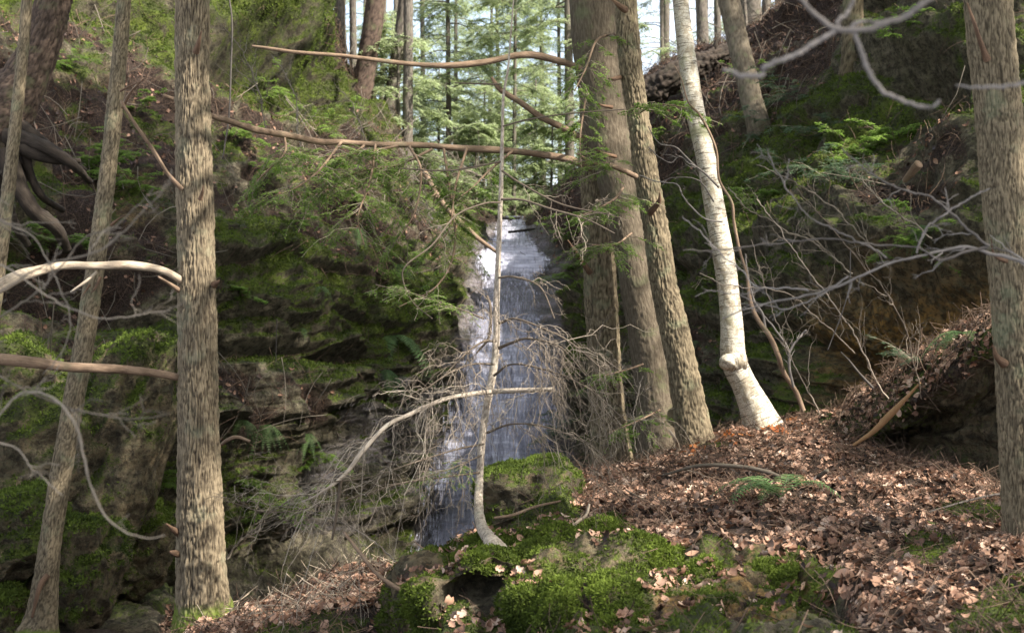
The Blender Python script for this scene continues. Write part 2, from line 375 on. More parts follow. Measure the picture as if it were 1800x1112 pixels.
    disp -= .5*poly(px+w1*.5, py, [(380,590),(660,620),(640,640),(380,620)], 16)
    disp -= .6*poly(px+w1*.5, py, [(160,940),(260,960),(270,1040),(180,1050)], 20)
    disp -= .5*poly(px, py, [(390,930),(600,900),(610,990),(400,1020)], 24)
    S2 = S+n*disp[..., None]
    n2 = gnormal(S2); n2 = np.where((np.sum(n*n2, -1) < 0)[..., None], -n2, n2)
    up = n2[..., 2]
    moss = .16+.62*up+.55*fbm(S*.8, 4)+.25*fbm(S*4, 3)
    for pg, a in (([(370,370),(640,420),(780,500),(830,560),(700,600),(380,560)], .28), ([(600,470),(800,480),(820,560),(700,620),(600,590)], .38), ([(0,640),(330,560),(330,1120),(0,1120)], .22),
                  ([(1150,180),(1450,130),(1700,50),(1700,200),(1400,330),(1250,560),(1130,560),(1100,480)], .38), ([(950,470),(1060,440),(1100,620),(990,620)], .45),
                  ([(310,-40),(560,-30),(640,150),(560,200),(340,100)], .40), ([(480,150),(560,170),(730,310),(870,385),(850,440),(760,400),(600,250)], .25), ([(390,780),(560,760),(600,1000),(380,1040)], .1), ([(100,0),(330,-20),(600,-20),(600,180),(350,100),(100,60)], .08),
                  ([(1320,480),(1560,430),(1440,560),(1420,740),(1280,740),(1200,560)], .2)):
        moss = moss+a*poly(px+w1, py+w1, pg, 40)
    moss += .22*(px < 860)*(py < 480); moss -= .8*lit*(1-.4*sstep(.0, .3, fbm(S*1.7+9, 3)))
    moss -= 1.3*water+.45*shelf*(up < .5)
    moss -= .55*cave
    org = cave+.5*poly(px, py, [(80,160),(260,150),(260,420),(100,420)], 60)
    wet = np.clip(water+.8*poly(px+w1*.4, py+w1*.4, [(735,370),(860,385),(870,440),(835,460)], 12)+.8*shelf*sstep(-.1, .25, fbm(S*np.array([.5, .5, 2.2])+3, 2)), 0, 1)
    g = Geo(); R, Cn = S.shape[:2]
    g.add(S2, gridq(R, Cn)[:, ::-1] if np.mean(n[..., 1]*0+gnormal(S)[..., 1]) > 0 else gridq(R, Cn), moss=np.clip(moss, 0, 1.2).ravel(), litter=lit.ravel(), orange=np.clip(org, 0, 1).ravel(), wet=wet.ravel())
    o = g.build('cliffs', M_ground); tag(o, kind='structure')
    return dict(S=S2, n=n2, lit=lit, moss=moss, px=px, py=py, rock=rock)
GOR = gorge()

# stream bed side: the water sheet lies 3-6 cm proud of the rock
def water():
    W = [[(860,1000,21.7),(835,940,21.7),(800,860,22.2),(812,765,23.1),(826,640,24.5),(838,560,25.6),(848,500,27),(852,458,28.2),(878,405,30.3),(888,384,31.4),(888,378,36)],
         [(920,1000,21.7),(900,940,21.7),(880,860,22.2),(880,765,23.1),(885,640,24.5),(890,560,25.6),(895,500,27),(900,458,28.2),(902,405,30.3),(902,384,31.4),(902,378,36)]]
    # follow the real rock: sample nearest terrain vertices
    S = GOR['S'][:560]; spx, spy = proj(S)
    L = [(1005,700,1010),(940,722,1010),(860,744,1008),(772,766,1002),(700,784,1002),(640,805,988),(565,818,975),(520,833,962),(485,842,955),(470,833,974),(455,838,962),(440,850,945),(415,866,932),(400,872,925),(384,884,920)]
    nr, ncn = 420, 110
    ys = np.interp(np.linspace(0, 1, nr), np.linspace(0, 1, len(L)), [a[0] for a in L])
    xl = np.interp(-ys, [-a[0] for a in L], [a[1] for a in L]); xr = np.interp(-ys, [-a[0] for a in L], [a[2] for a in L])
    u = np.linspace(0, 1, ncn); X = xl[:, None]*(1-u)+xr[:, None]*u; Y = np.repeat(ys[:, None], ncn, 1)
    X = X+6*fbm(np.stack([X*.004, Y*.02, Y*0], -1), 2)*(np.abs(u-.5)*2)
    # bin the terrain depth on a coarse pixel grid, take nearest
    bw, x0, y0 = 8, 640, 360; nx, ny = 50, 84
    D = np.full((ny, nx), np.nan); ix = ((spx-x0)/bw).astype(int); iy = ((spy-y0)/bw).astype(int)
    ok = (ix >= 0) & (ix < nx) & (iy >= 0) & (iy < ny) & (S[..., 1] < 33.5)
    D[:] = 99
    np.minimum.at(D, (iy[ok], ix[ok]), S[..., 1][ok])
    for _ in range(6):
        bad = D > 98; pad = np.pad(D, 1, mode='edge'); nb = np.stack([pad[1:-1, :-2], pad[1:-1, 2:], pad[:-2, 1:-1], pad[2:, 1:-1]])
        nbm = np.where(nb > 98, np.nan, nb); D = np.where(bad, np.nan_to_num(np.nanmean(np.where(np.isnan(nbm), np.nan, nbm), 0), nan=99.), D)
    for _ in range(2):
        pad = np.pad(D, 1, mode='edge'); D = (pad[1:-1, 1:-1]*2+pad[1:-1, :-2]+pad[1:-1, 2:]+pad[:-2, 1:-1]+pad[2:, 1:-1])/6
    fx = np.clip((X-x0)/bw-.5, 0, nx-1.01); fy = np.clip((Y-y0)/bw-.5, 0, ny-1.01); i, j = fx.astype(int), fy.astype(int); a, b = fx-i, fy-j
    d = (D[j, i]*(1-a)+D[j, i+1]*a)*(1-b)+(D[j+1, i]*(1-a)+D[j+1, i+1]*a)*b
    V = np.stack([(X-900)/F*d, d, (556-Y)/F*d], -1)
    along = np.concatenate([[0], np.cumsum(np.linalg.norm(np.diff(V[:, ncn//2], axis=0), axis=1))])[:, None]*np.ones(ncn)
    V[..., 1] -= .10; V[..., 2] += .05
    V[..., 1] -= .05*fbm(np.stack([V[..., 0]*5, along*.8, along*0], -1), 3)+.03*fbm(np.stack([V[..., 0]*16, along*2, along*0], -1), 2)
    edge = np.minimum(u, 1-u)*2; edge = np.repeat((sstep(0, .5, edge))[None], nr, 0)
    thin = poly(X, Y, [(850,500),(900,480),(960,500),(1000,620),(960,640),(900,560)], 20)*.35
    edge = edge-thin
    foam = np.clip(sstep(520, 430, Y)*.6+poly(X, Y, [(800,640),(925,560),(930,780),(880,900),(840,760),(800,830),(770,940),(730,960),(740,850),(785,720)], 18)*.45, 0, 1)
    foam += .7*poly(X, Y, [(830,445),(975,440),(965,480),(840,485)], 10)
    g = Geo(); g.add(V, gridq(nr, ncn), tuv=np.stack([V[..., 0], along, along*0], -1).reshape(-1, 3), edge=edge.ravel(), foam=foam.ravel())
    o = g.build('water', M_water); tag(o, kind='structure')
water()

FC = [  # foreground ground, near to far
 [(-900,1900,2),(-900,1500,4.5),(-900,1350,6.5),(-900,1250,8),(-900,1230,9.5),(-900,1230,11),(-900,1240,13)],
 [(-250,1900,2),(-250,1500,4.5),(-250,1350,6.5),(-250,1250,8.5),(-250,1210,10.5),(-250,1190,12.5),(-250,1100,15)],
 [(100,1900,2),(100,1500,4.5),(90,1330,6.5),(90,1215,8.5),(90,1130,10.5),(110,1090,13),(120,1000,16)],
 [(250,1900,2),(250,1480,4.5),(250,1290,6.5),(250,1180,8.3),(250,1130,10.2),(250,1065,13.8),(255,960,17.5)],
 [(350,1850,2),(350,1440,4.5),(350,1220,6.8),(352,1102,9.0),(360,1150,10.5),(360,1100,15),(360,950,19)],
 [(470,1800,2),(470,1400,4.5),(470,1165,7),(480,1058,9.2),(480,1130,11),(490,1085,16),(500,900,21)],
 [(600,1750,2),(600,1360,4.6),(600,1130,7.2),(610,1012,9.4),(620,1090,11.5),(640,1060,18),(650,860,23)],
 [(710,1700,2),(710,1330,4.7),(700,1150,7.1),(722,1000,9.0),(735,1050,11),(740,1050,19),(750,860,24.5)],
 [(790,1650,2),(790,1300,4.7),(765,1050,7.0),(790,945,8.7),(820,1000,11),(830,1050,20),(840,860,25)],
 [(870,1600,2),(870,1270,4.7),(865,1072,7.0),(868,890,9.6),(880,960,11.6),(890,1040,20),(890,860,25)],
 [(950,1600,2),(950,1250,4.7),(950,1040,7.0),(945,838,10.0),(950,930,12),(960,985,20),(960,860,25)],
 [(1060,1580,2),(1060,1230,4.7),(1060,1010,6.8),(1050,838,10.4),(1050,880,12.5),(1060,985,19),(1060,860,23)],
 [(1170,1560,2),(1170,1220,4.7),(1170,990,7),(1170,802,12),(1170,850,14.5),(1165,960,17.5),(1160,860,20)],
 [(1300,1550,2),(1300,1200,4.7),(1300,970,7.1),(1300,762,12.8),(1300,790,14.3),(1300,900,16),(1300,800,18)],
 [(1430,1550,2),(1430,1190,4.7),(1430,965,7.1),(1430,745,12.3),(1430,760,13.3),(1430,850,14.5),(1430,800,16)],
 [(1560,1550,2),(1560,1180,4.7),(1560,965,7.0),(1560,806,10.3),(1560,800,11.8),(1560,850,13.3),(1560,800,15)],
 [(1690,1550,2),(1690,1170,4.7),(1690,980,6.8),(1690,850,9.2),(1690,850,10.8),(1690,880,12.5),(1690,820,14)],
 [(1830,1550,2),(1830,1170,4.7),(1830,985,6.5),(1830,880,8.4),(1830,880,10.3),(1830,880,12),(1830,820,13.5)],
 [(2300,1550,2),(2300,1150,4.7),(2300,980,6),(2300,880,8),(2300,870,10),(2300,870,11.5),(2300,800,12.5)],
]
def foreground():
    nrp = [40, 150, 240, 60, 50, 20]; ncp = [10, 16, 34, 40, 44, 50, 46, 44, 44, 46, 56, 56, 60, 56, 52, 50, 44, 16]
    S = loft(FC, nrp, ncp); n = gnormal(S); n = np.where(n[..., 2:3] < 0, -n, n); px, py = proj(S)
    w = fbm(S*1.2, 3)*40
    rockf = poly(px+w*.5, py+w*.5, [(700,1000),(850,880),(930,815),(1010,850),(1010,920),(1150,1000),(1260,960),(1480,960),(1500,1060),(1600,1200),(640,1300),(680,1060)], 30)
    mp = rockf.copy()
    for pg in ([(1580,930),(1640,910),(1690,960),(1640,1000),(1570,980)], [(1640,880),(1760,860),(1790,900),(1700,920)], [(1200,780),(1340,790),(1400,760),(1330,800),(1220,800)], [(1660,1060),(1810,1010),(1830,1140),(1640,1130)], [(440,1080),(560,1070),(640,1090),(620,1140),(420,1140)]):
        mp = np.maximum(mp, poly(px+w*.5, py+w*.5, pg, 16))
    lit = 1-.75*rockf; lit[px < 300] *= 0.6; back = sstep(10.9, 12.2, S[..., 1])*(px < 1000); lit = lit*(1-.7*back)
    disp = .10*fbm(S*1.1, 3)+.035*fbm(S*4, 4)+.012*fbm(S*15, 3)
    r = 1-np.abs(gnoise(S*np.array([1.6, 1.6, 2.4])))*3; r2 = 1-np.abs(gnoise(S*4.1+5))*3
    cush = np.abs(gnoise(S*2.3+40)); cush2 = np.abs(gnoise(S*6.1+50)); disp += rockf*(.30*cush+.12*cush2+.05*r+.03*fbm(S*9, 3))
    disp -= rockf*.13; disp -= .10*poly(px, py, [(770,900),(900,890),(920,980),(860,1000),(760,990)], 25)
    push = .42*poly(px+w*.25, py+w*.25, [(785,1000),(830,972),(900,968),(890,1020),(860,1075),(810,1092),(770,1080)], 16)-.16*poly(px, py, [(770,950),(940,920),(1000,950),(900,968),(830,972),(780,1000)], 14)
    disp -= .20*poly(px+w*.2, py+w*.2, [(690,980),(735,1000),(730,1100),(690,1100)], 14)
    disp += .10*poly(px, py, [(780,940),(940,920),(960,960),(900,962),(820,950)], 14)
    disp -= .16*poly(px+w*.4, py+w*.2, [(1240,1010),(1400,990),(1520,1040),(1500,1070),(1300,1060)], 16)
    disp *= sstep(0, 200, np.abs(py)+0*px+200)
    S2 = S+n*disp[..., None]; S2[..., 1] += push; n2 = gnormal(S2); n2 = np.where(n2[..., 2:3] < 0, -n2, n2)
    disp_b = back*(.35*fbm(S*1.3, 3)+.12*(1-np.abs(gnoise(S*2.5))*3)); S2 = S2+n*disp_b[..., None]
    crease = 1-sstep(.02, .12, cush)
    moss = mp*(.50+.35*n2[..., 2]+.75*fbm(S*1.9, 4))-.1-.5*rockf*crease+.28*rockf*sstep(990, 1060, py)*(px < 1300)+.40*poly(px, py, [(780,905),(930,820),(1040,860),(1110,950),(970,985),(910,958),(800,965)], 22)*(1-crease*.5)
    hollow = poly(px+w*.25, py+w*.25, [(780,1000),(830,970),(900,970),(890,1010),(855,1070),(805,1085)], 16)
    moss -= .75*hollow+.35*rockf*sstep(.12, .35, fbm(S*1.4+31, 3))
    moss = moss+.25*(px < 300)+back*(.35+.5*fbm(S*1.7+4, 3))
    g = Geo(); R, Cn = S.shape[:2]
    org = rockf*.55*sstep(-.1, .3, fbm(S*1.1+7, 2))*(1-hollow)
    q = gridq(R, Cn)
    if np.mean(gnormal(S)[..., 2]) < 0: q = q[:, ::-1]
    g.add(S2, q, moss=np.clip(moss, 0, 1.2).ravel(), litter=np.clip(lit-.6*hollow, 0, 1).ravel(), orange=np.clip(org, 0, 1).ravel(), wet=(px*0).ravel())
    o = g.build('ground', M_ground); tag(o, kind='structure')
    return dict(S=S2, n=n2, px=px, py=py, rockf=rockf, moss=moss, lit=lit, hollow=hollow)
FG = foreground()

def ledge_rock():       # undercut block on the right under a leafy, mossy bank
    Cc = [[(1440,800,12.4),(1440,775,12.4),(1440,757,12.2),(1440,742,12.1),(1450,738,12.8),(1460,760,14)],
          [(1530,830,11.4),(1530,812,11.5),(1530,790,11.4),(1528,762,10.9),(1535,694,12.0),(1545,730,13.8)],
          [(1600,850,10.8),(1600,790,11.2),(1600,742,11.1),(1594,712,10.3),(1605,640,11.3),(1620,680,13.5)],
          [(1690,880,10.2),(1690,790,10.7),(1688,690,10.6),(1682,655,9.7),(1695,588,10.7),(1720,620,13)],
          [(1790,910,9.8),(1790,790,10.3),(1785,630,10.3),(1775,582,9.2),(1790,545,10.3),(1820,560,12.8)],
          [(1950,930,9.4),(1950,790,9.8),(1950,620,9.8),(1945,560,8.9),(1960,520,9.9),(1980,540,12.5)]]
    S = loft(Cc, [70, 80, 50, 60, 30], [70, 70, 80, 80, 40]); n = gnormal(S)
    n = np.where(np.mean(n[..., 1]) > 0, -n, n); px, py = proj(S)
    rr = np.concatenate([np.linspace(k, k+1, m, endpoint=False) for k, m in enumerate([70, 80, 50, 60, 30])]+[[5.]])[:, None]*np.ones(S.shape[1])
    zz = S[..., 2]; st = np.tanh(fbm(np.stack([S[..., 0]*.3, S[..., 1]*.3, zz*4], -1), 2)*5)
    face = 1-sstep(2.4, 2.9, rr)
    disp = face*(.10*st+.16*fbm(S*2.2, 3)+.22*np.exp(-((rr-1.15)/.22)**2))+.05*fbm(S*5, 4)+.02*fbm(S*16, 2)+.05*(1-np.abs(gnoise(S*3))*3)
    S2 = S+n*disp[..., None]
    top = sstep(2.6, 3.1, rr)
    moss = .42+.35*fbm(S*1.5, 3)+.45*top*sstep(3.8, 3.2, rr)*sstep(-.1, .1, fbm(S*2+5, 2)); lit = top*.9
    g = Geo(); R, Cn = S.shape[:2]
    g.add(S2, gridq(R, Cn), moss=np.clip(moss-.1*face, 0, 1).ravel(), litter=lit.ravel(), orange=(face*.15).ravel(), wet=(px*0).ravel())
    o = g.build('rock_ledge', M_ground); tag(o, 'undercut brown sandstone ledge with leafy mossy top behind the right foreground trunk', 'rock ledge')
    n2 = gnormal(S2); n2 = np.where(np.sum(n*n2, -1, keepdims=True) < 0, -n2, n2)
    return dict(S=S2, n=n2, px=px, py=py, top=top)
LED = ledge_rock()

def mossy_rock():       # hollow-faced mossy rock carrying the dead sapling
    Cc = [[(640,1240,7.4),(650,1180,7.5),(660,1120,7.6),(670,1075,7.7),(690,1050,8.3),(710,1090,9.2)],
          [(690,1240,7.1),(692,1120,7.2),(697,1050,7.3),(708,1005,7.4),(738,978,8.1),(755,1020,9.2)],
          [(745,1260,6.7),(748,1110,6.8),(760,1045,6.9),(778,1003,7.15),(800,968,8.0),(812,1000,9.2)],
          [(820,1260,6.4),(822,1085,6.85),(830,1030,7.1),(838,992,6.95),(850,955,8.0),(860,1000,9.3)],
          [(885,1260,6.2),(886,1070,6.75),(890,1020,6.98),(896,985,7.0),(900,942,8.1),(905,1000,9.4)],
          [(960,1260,6.0),(955,1060,6.3),(958,1005,6.7),(962,970,7.05),(966,918,8.3),(970,1000,9.6)],
          [(1080,1260,5.9),(1080,1065,6.2),(1080,1005,6.7),(1080,965,7.2),(1085,918,8.2),(1090,1000,9.4)],
          [(1230,1260,5.7),(1230,1080,6.1),(1230,1030,6.5),(1230,995,7.0),(1232,972,7.6),(1235,1030,8.6)],
          [(1400,1260,5.5),(1400,1110,5.8),(1400,1060,6.2),(1400,1030,6.6),(1400,1015,7.1),(1400,1080,8)]]
    S = loft(Cc, [90, 70, 70, 90, 30], [30, 46, 56, 56, 56, 80, 90, 80]); n = gnormal(S); n = np.where(np.mean(n[..., 1]) > 0, -n, n); px, py = proj(S)
    w = fbm(S*1.5, 3)*30; cush = np.abs(gnoise(S*2.6+40)); cush2 = np.abs(gnoise(S*7+50)); hol = poly(px+w*.4, py+w*.4, [(772,1025),(830,1004),(890,1004),(886,1035),(858,1072),(800,1090),(768,1072)], 14)
    disp = (.26*cush+.10*cush2-.07+.05*fbm(S*3, 3)+.02*fbm(S*14, 3))*(1-.85*hol)-.05*hol; disp[-1] -= .3; disp[-20:] -= .1
    S2 = S+n*disp[..., None]; n2 = gnormal(S2); n2 = np.where(np.sum(n*n2, -1, keepdims=True) < 0, -n2, n2)
    bare = poly(px+w*.5, py+w*.5, [(1150,1030),(1290,1000),(1420,1050),(1400,1130),(1180,1120)], 20)
    crease = 1-sstep(.015, .09, cush); moss = .50+.25*n2[..., 2]+.85*fbm(S*2.1+3, 4)-.45*crease-.85*hol-.35*bare; lit = .35*crease+.5*sstep(.1, .35, fbm(S*1.9+13, 3))*(1-hol)
    g = Geo(); R, Cn = S.shape[:2]; g.add(S2, gridq(R, Cn), moss=np.clip(moss, 0, 1.2).ravel(), litter=np.clip(lit, 0, 1).ravel(), orange=(bare*.5+.25*(1-hol)).ravel(), wet=(px*0).ravel())
    tag(g.build('mossy_rock', M_ground), 'big mossy rock with a smooth hollow in its face, under the dead sapling', 'rock')
    return dict(S=S2, n=n2, px=px, py=py, moss=moss, hol=hol)
MR = mossy_rock()

# ------------------------------------------------------------------ tubes
def tube(spine, rad, ns, disp=None):
    spine = np.asarray(spine); rad = np.asarray(rad); T = norm(np.gradient(spine, axis=0))
    ref = np.array([0, 1., 0]) if abs(T.mean(0)[1]) < .8 else np.array([1., 0, 0])
    A = norm(np.cross(T, ref)); B = norm(np.cross(T, A))
    th = np.linspace(0, 2*math.pi, ns, endpoint=False); s = np.concatenate([[0], np.cumsum(np.linalg.norm(np.diff(spine, axis=0), axis=1))])
    TH, SS = np.meshgrid(th, s); r = np.repeat(rad[:, None], ns, 1)
    tuv = np.stack([np.cos(TH)*r, np.sin(TH)*r, SS], -1); fur = np.ones_like(r)
    if disp is not None: dr, fur = disp(TH, SS, r, tuv); r = r+dr
    V = spine[:, None]+A[:, None]*(np.cos(TH)*r)[..., None]+B[:, None]*(np.sin(TH)*r)[..., None]
    return V, tuv, fur
def hembark(depth=.010, cw=.028, ch=.11, seed=0, flare=0.0, flen=.5, base_end=True):
    def f(TH, SS, r, tuv):
        q = tuv/np.array([cw, cw, ch])+seed*3.7
        q = q+.7*np.stack([gnoise(q*.5+9), gnoise(q*.5+4), gnoise(q*.5)], -1)
        a = np.abs(gnoise(q)); b = np.abs(gnoise(q*2.1+3)); c = np.abs(gnoise(q*np.array([1.3, 1.3, .6])+8)); fur = np.clip(sstep(.0, .17, a)*sstep(-.03, .15, c)*(.7+.3*sstep(.0, .2, b)), 0, 1)
        d = depth*(fur-.7)+depth*.8*fbm(tuv/.06+seed, 2)+r*.09*gnoise(tuv/np.array([.3, .3, .5])+seed)
        if flare:
            L = SS.max(); e = SS if base_end else L-SS
            k = np.exp(-e/flen); d = d+flare*k*(.45+.55*np.maximum(0, np.cos(TH*3+seed)+.4*np.cos(TH*5+seed*2)))
        return d, fur
    return f
def smoothbark(seed=0, amp=.03, flare=0.0, flen=.5):
    def f(TH, SS, r, tuv):
        d = r*amp*2*gnoise(tuv*np.array([6, 6, 2.2])+seed)+r*amp*.6*gnoise(tuv*22+seed); fur = .5+.9*gnoise(tuv*np.array([25, 25, 9])+seed)
        if flare: d = d+flare*np.exp(-SS/flen)*(.4+.6*np.maximum(0, np.cos(TH*4+seed)))
        return d, np.clip(fur, 0, 1)
    return f
def add_tube(g, ctrl, ns=10, n=40, disp=None, mossfn=None):      # ctrl: (px,py,d,width_px)
    c = np.array([[*P(a[0], a[1], a[2]), a[3]/F*a[2]/2] for a in ctrl]); r = resample(c, n)
    V, tuv, fur = tube(r[:, :3], np.maximum(r[:, 3], .0008), ns, disp); k = len(r)
    at = dict(tuv=tuv.reshape(-1, 3), fur=fur.ravel())
    if mossfn is not None: at['mossy'] = mossfn(V).ravel()
    q = gridq(k, ns, True)
    g.add(V, q, **at)
    # closing tip
    base = g.n-k*ns; tip = r[-1, :3]
    g.add(tip[None], t=np.array([[-ns+i, -ns+(i+1) % ns, 0] for i in range(ns)]), tuv=tuv[-1, :1], fur=fur[-1, :1])
    return r[:, :3], r[:, 3]
def tubes(g, Pn, Rn, ns=4, rnd=None):                            # many thin tubes, Pn (n,k,3), Rn (n,k)
    n, k = Pn.shape[:2]
    T = norm(np.gradient(Pn, axis=1)); mean = norm(T.mean(1)); ref = np.where((np.abs(mean[:, 2]) < .7)[:, None], np.array([0, 0, 1.]), np.array([1., 0, 0]))
    A = norm(np.cross(T, ref[:, None])); B = np.cross(T, A); th = np.linspace(0, 2*math.pi, ns, endpoint=False)
    V = Pn[:, :, None]+(A[:, :, None]*np.cos(th)[:, None]+B[:, :, None]*np.sin(th)[:, None])*Rn[..., None, None]
    q = gridq(k, ns, True); Q = (q[None]+np.arange(n)[:, None, None]*k*ns).reshape(-1, 4)
    if rnd is None: rnd = rng.random(n)
    tuv = np.concatenate([V.reshape(n, -1, 3)], 1).reshape(-1, 3)
    g.add(V, Q, rnd=np.repeat(rnd, k*ns), fur=np.repeat(rnd, k*ns), tuv=tuv)
def randu(n): return norm(rng.normal(size=(n, 3)))
def grow(Pp, Rp, m, lmin, lmax, ang=50, droop=.2, jit=.06, flat=.6, k=6, t0=.1, t1=.98, rfac=.55, up=0.0, taper=True):
    """children along each parent polyline; flat=1 keeps them in a horizontal plane"""
    n, kp = Pp.shape[:2]; idx = np.repeat(np.arange(n), m); t = rng.uniform(t0, t1, n*m)*(kp-1); i = np.minimum(t.astype(int), kp-2); f = (t-i)[:, None]
    p0 = Pp[idx, i]*(1-f)+Pp[idx, i+1]*f; tan = norm(Pp[idx, i+1]-Pp[idx, i]); r0 = (Rp[idx, i]*(1-f[:, 0])+Rp[idx, i+1]*f[:, 0])*rfac
    perp = norm(np.cross(tan, np.array([0, 0, 1.])+.001))*rng.choice([-1, 1], n*m)[:, None]
    rp = np.cross(tan, randu(n*m)); perp = norm(perp*flat+norm(rp)*(1-flat))
    a = np.radians(ang*rng.uniform(.65, 1.25, n*m))[:, None]; d = norm(tan*np.cos(a)+perp*np.sin(a)+np.array([0, 0, up]))
    tt = t/(kp-1); L = rng.uniform(lmin, lmax, n*m)*((1.05-.75*tt) if taper else 1)
    s = np.linspace(0, 1, k)
    Q = p0[:, None]+d[:, None]*(L[:, None]*s)[..., None]
    Q[..., 2] -= droop*(L*rng.uniform(.15, 1.5, len(L)))[:, None]*s**2
    w = np.cumsum(rng.normal(size=Q.shape)*jit, axis=1)*(L[:, None, None]/k)*3; w[:, 0] = 0; Q = Q+w
    R = np.maximum(r0[:, None]*(1-.75*s), .0007)
    return Q, R
def needles(g, Pn, per, nl, nw, ang=65, flat=.85, two=True, jit=.3, rnd=None):
    n, k = Pn.shape[:2]; N = n*per; idx = np.repeat(np.arange(n), per); t = np.tile(np.linspace(.04, .99, per), n)*(k-1)+rng.uniform(-.1, .1, N); t = np.clip(t, 0, k-1.001)
    i = t.astype(int); f = (t-i)[:, None]; p = Pn[idx, i]*(1-f)+Pn[idx, i+1]*f; tan = norm(Pn[idx, i+1]-Pn[idx, i])
    nrm = norm(np.array([0, 0, 1.])+rng.normal(size=(N, 3))*(1-flat)*1.2); side = norm(np.cross(tan, nrm))
    sg = np.where(np.arange(N) % 2 == 0, 1., -1.)[:, None]; a = np.radians(ang)+rng.normal(size=(N, 1))*jit
    d = norm(tan*np.cos(a)+side*sg*np.sin(a)+rng.normal(size=(N, 3))*.12); w = norm(np.cross(d, nrm))
    L = nl*rng.uniform(.6, 1.15, (N, 1)); W = nw*rng.uniform(.7, 1.2, (N, 1))
    V = np.stack([p, p+d*L*.5+w*W*.5, p+d*L, p+d*L*.5-w*W*.5], 1); Q = np.arange(N*4).reshape(-1, 4)
    if rnd is None: rnd = rng.random(n)
    r = np.clip(rnd[idx]*.65+rng.random(N)*.35, 0, 1)
    g.add(V, Q, rnd=np.repeat(r, 4))
def polyl(ctrl, n=24):                                           # one polyline with radius from (px,py,d,w)
    c = np.array([[*P(a[0], a[1], a[2]), a[3]/F*a[2]/2] for a in ctrl]); r = resample(c, n); return r[None, :, :3], r[None, :, 3]

def near_surface(G, px, py):
    S = G['S']; a, b = proj(S); d = (a-px)**2+(b-py)**2; d = d+(np.sum(G['n']*norm(S), -1) > .1)*1e5
    j = np.unravel_index(np.argmin(d), d.shape); return S[j], G['n'][j]

# ------------------------------------------------------------------ the large trunks
def trunk(ctrl, name_mat, ns, n, bark, mossfn=None):
    g = Geo(); add_tube(g, ctrl, ns, n, bark, mossfn); return g
def stubs(tree, mat, specs):
    for a in specs:
        g = Geo(); a = [(*a[0][:3], a[0][3]*1.05)]+[(q[0], q[1], q[2], q[3]*(.9 if i < len(a)-2 else .45)) for i, q in enumerate(a[1:])]; add_tube(g, a, 14, 30, smoothbark(a[0][0], .30)); part(g, 'branch_stub', M_stub, tree)

def base_of(c): return P(c[0][0], c[0][1], c[0][2])
def mossbase(p0, h): return lambda V: sstep(h, 0, V[..., 2]-p0[2])*.9

# tall hemlock left of the centre (all trunks listed from the foot up)
c = [(362,1112,9,110),(358,1075,9,88),(354,1000,9,80),(350,800,9.02,74),(347,600,9.05,68),(344,400,9.1,64),(340,200,9.15,60),(337,0,9.2,58),(334,-300,9.3,52),(330,-900,9.5,40),(328,-1500,9.7,20)]
t4 = thing('hemlock_tree', base_of(c), 'straight furrowed brown hemlock trunk in the left foreground, its right side sunlit', 'tree')
part(trunk(c, M_hem, 150, 1500, hembark(.012, .0145, .13, 1, .06, .35), mossbase(base_of(c), .42)), 'trunk', M_hem, t4)
for ctrl, mat, lab in (([(318,492,9.0,13),(285,475,8.9,14),(230,466,8.8,16),(170,467,8.7,14),(110,467,8.6,15),(60,478,8.4,19),(20,492,8.2,23),(-60,540,8,26),(-140,600,7.8,24)], M_pale, 'pale sunlit arching branch'),
                       ([(312,663,9.0,13),(270,655,8.9,15),(200,648,8.7,16),(120,645,8.5,18),(50,636,8.3,20),(-60,628,8.1,20),(-160,640,8,18)], M_branch, 'brown lower branch'),
                       ([(319,332,9.0,9),(295,305,8.9,7),(268,262,8.8,7),(240,222,8.7,6),(213,178,8.6,5)], M_branch, 'thin broken branch rising leftward'),
                       ([(314,510,9.0,10),(300,500,8.9,7),(284,490,8.8,5),(278,486,8.8,3)], M_branch, None)):
    g = Geo(); add_tube(g, ctrl, 14, 60, smoothbark(3, .10)); b = part(g, 'branch', mat, t4)
    if lab: b['label'] = lab
g = Geo(); add_tube(g, [(170,478,8.75,5),(150,495,8.7,5),(124,513,8.7,3)], 6, 10); part(g, 'branch', M_pale, t4)
stubs(t4, M_branch, [[(345,92,8.86,12),(349,75,8.80,9),(354,55,8.76,5)], 
                     [(352,350,8.90,8),(356,336,8.86,5),(357,326,8.84,3)],
                     [(320,940,8.97,16),(305,930,8.9,12),(292,920,8.85,8)], [(322,975,8.97,15),(308,972,8.9,12),(298,969,8.88,9)], [(376,500,9.0,12),(382,496,8.95,8),(386,492,8.95,5)]])

# thinner leaning trunk, left
c = [(70,1120,10,62),(76,1075,10,44),(88,960,10,38),(108,830,10.05,37),(130,700,10.1,36),(150,590,10.15,35),(172,440,10.2,32),(192,280,10.3,29),(207,130,10.4,27),(218,0,10.5,25),(240,-300,10.7,22),(262,-1000,11,14)]
t3 = thing('hemlock_tree', base_of(c), 'slender leaning grey brown trunk rising from the boulders left of the tall hemlock', 'tree')
part(trunk(c, 0, 72, 1100, hembark(.005, .02, .06, 5, .05, .25), mossbase(base_of(c), .15)), 'trunk', M_hem_g, t3)
stubs(t3, M_branch, [[(84,1010,9.9,10),(70,1030,9.85,12),(56,1085,9.8,10)], [(176,488,10.1,6),(168,505,10.0,4),(160,515,10,3)], [(215,190,10.2,5),(232,160,10.1,4),(254,138,10,3)], [(212,160,10.2,4),(232,150,10.1,3),(250,143,10,2)],
                     [(196,395,10.1,6),(208,385,10.05,4),(220,378,10,3)], [(158,500,10.0,5),(150,512,9.98,3),(144,520,9.95,2)]])
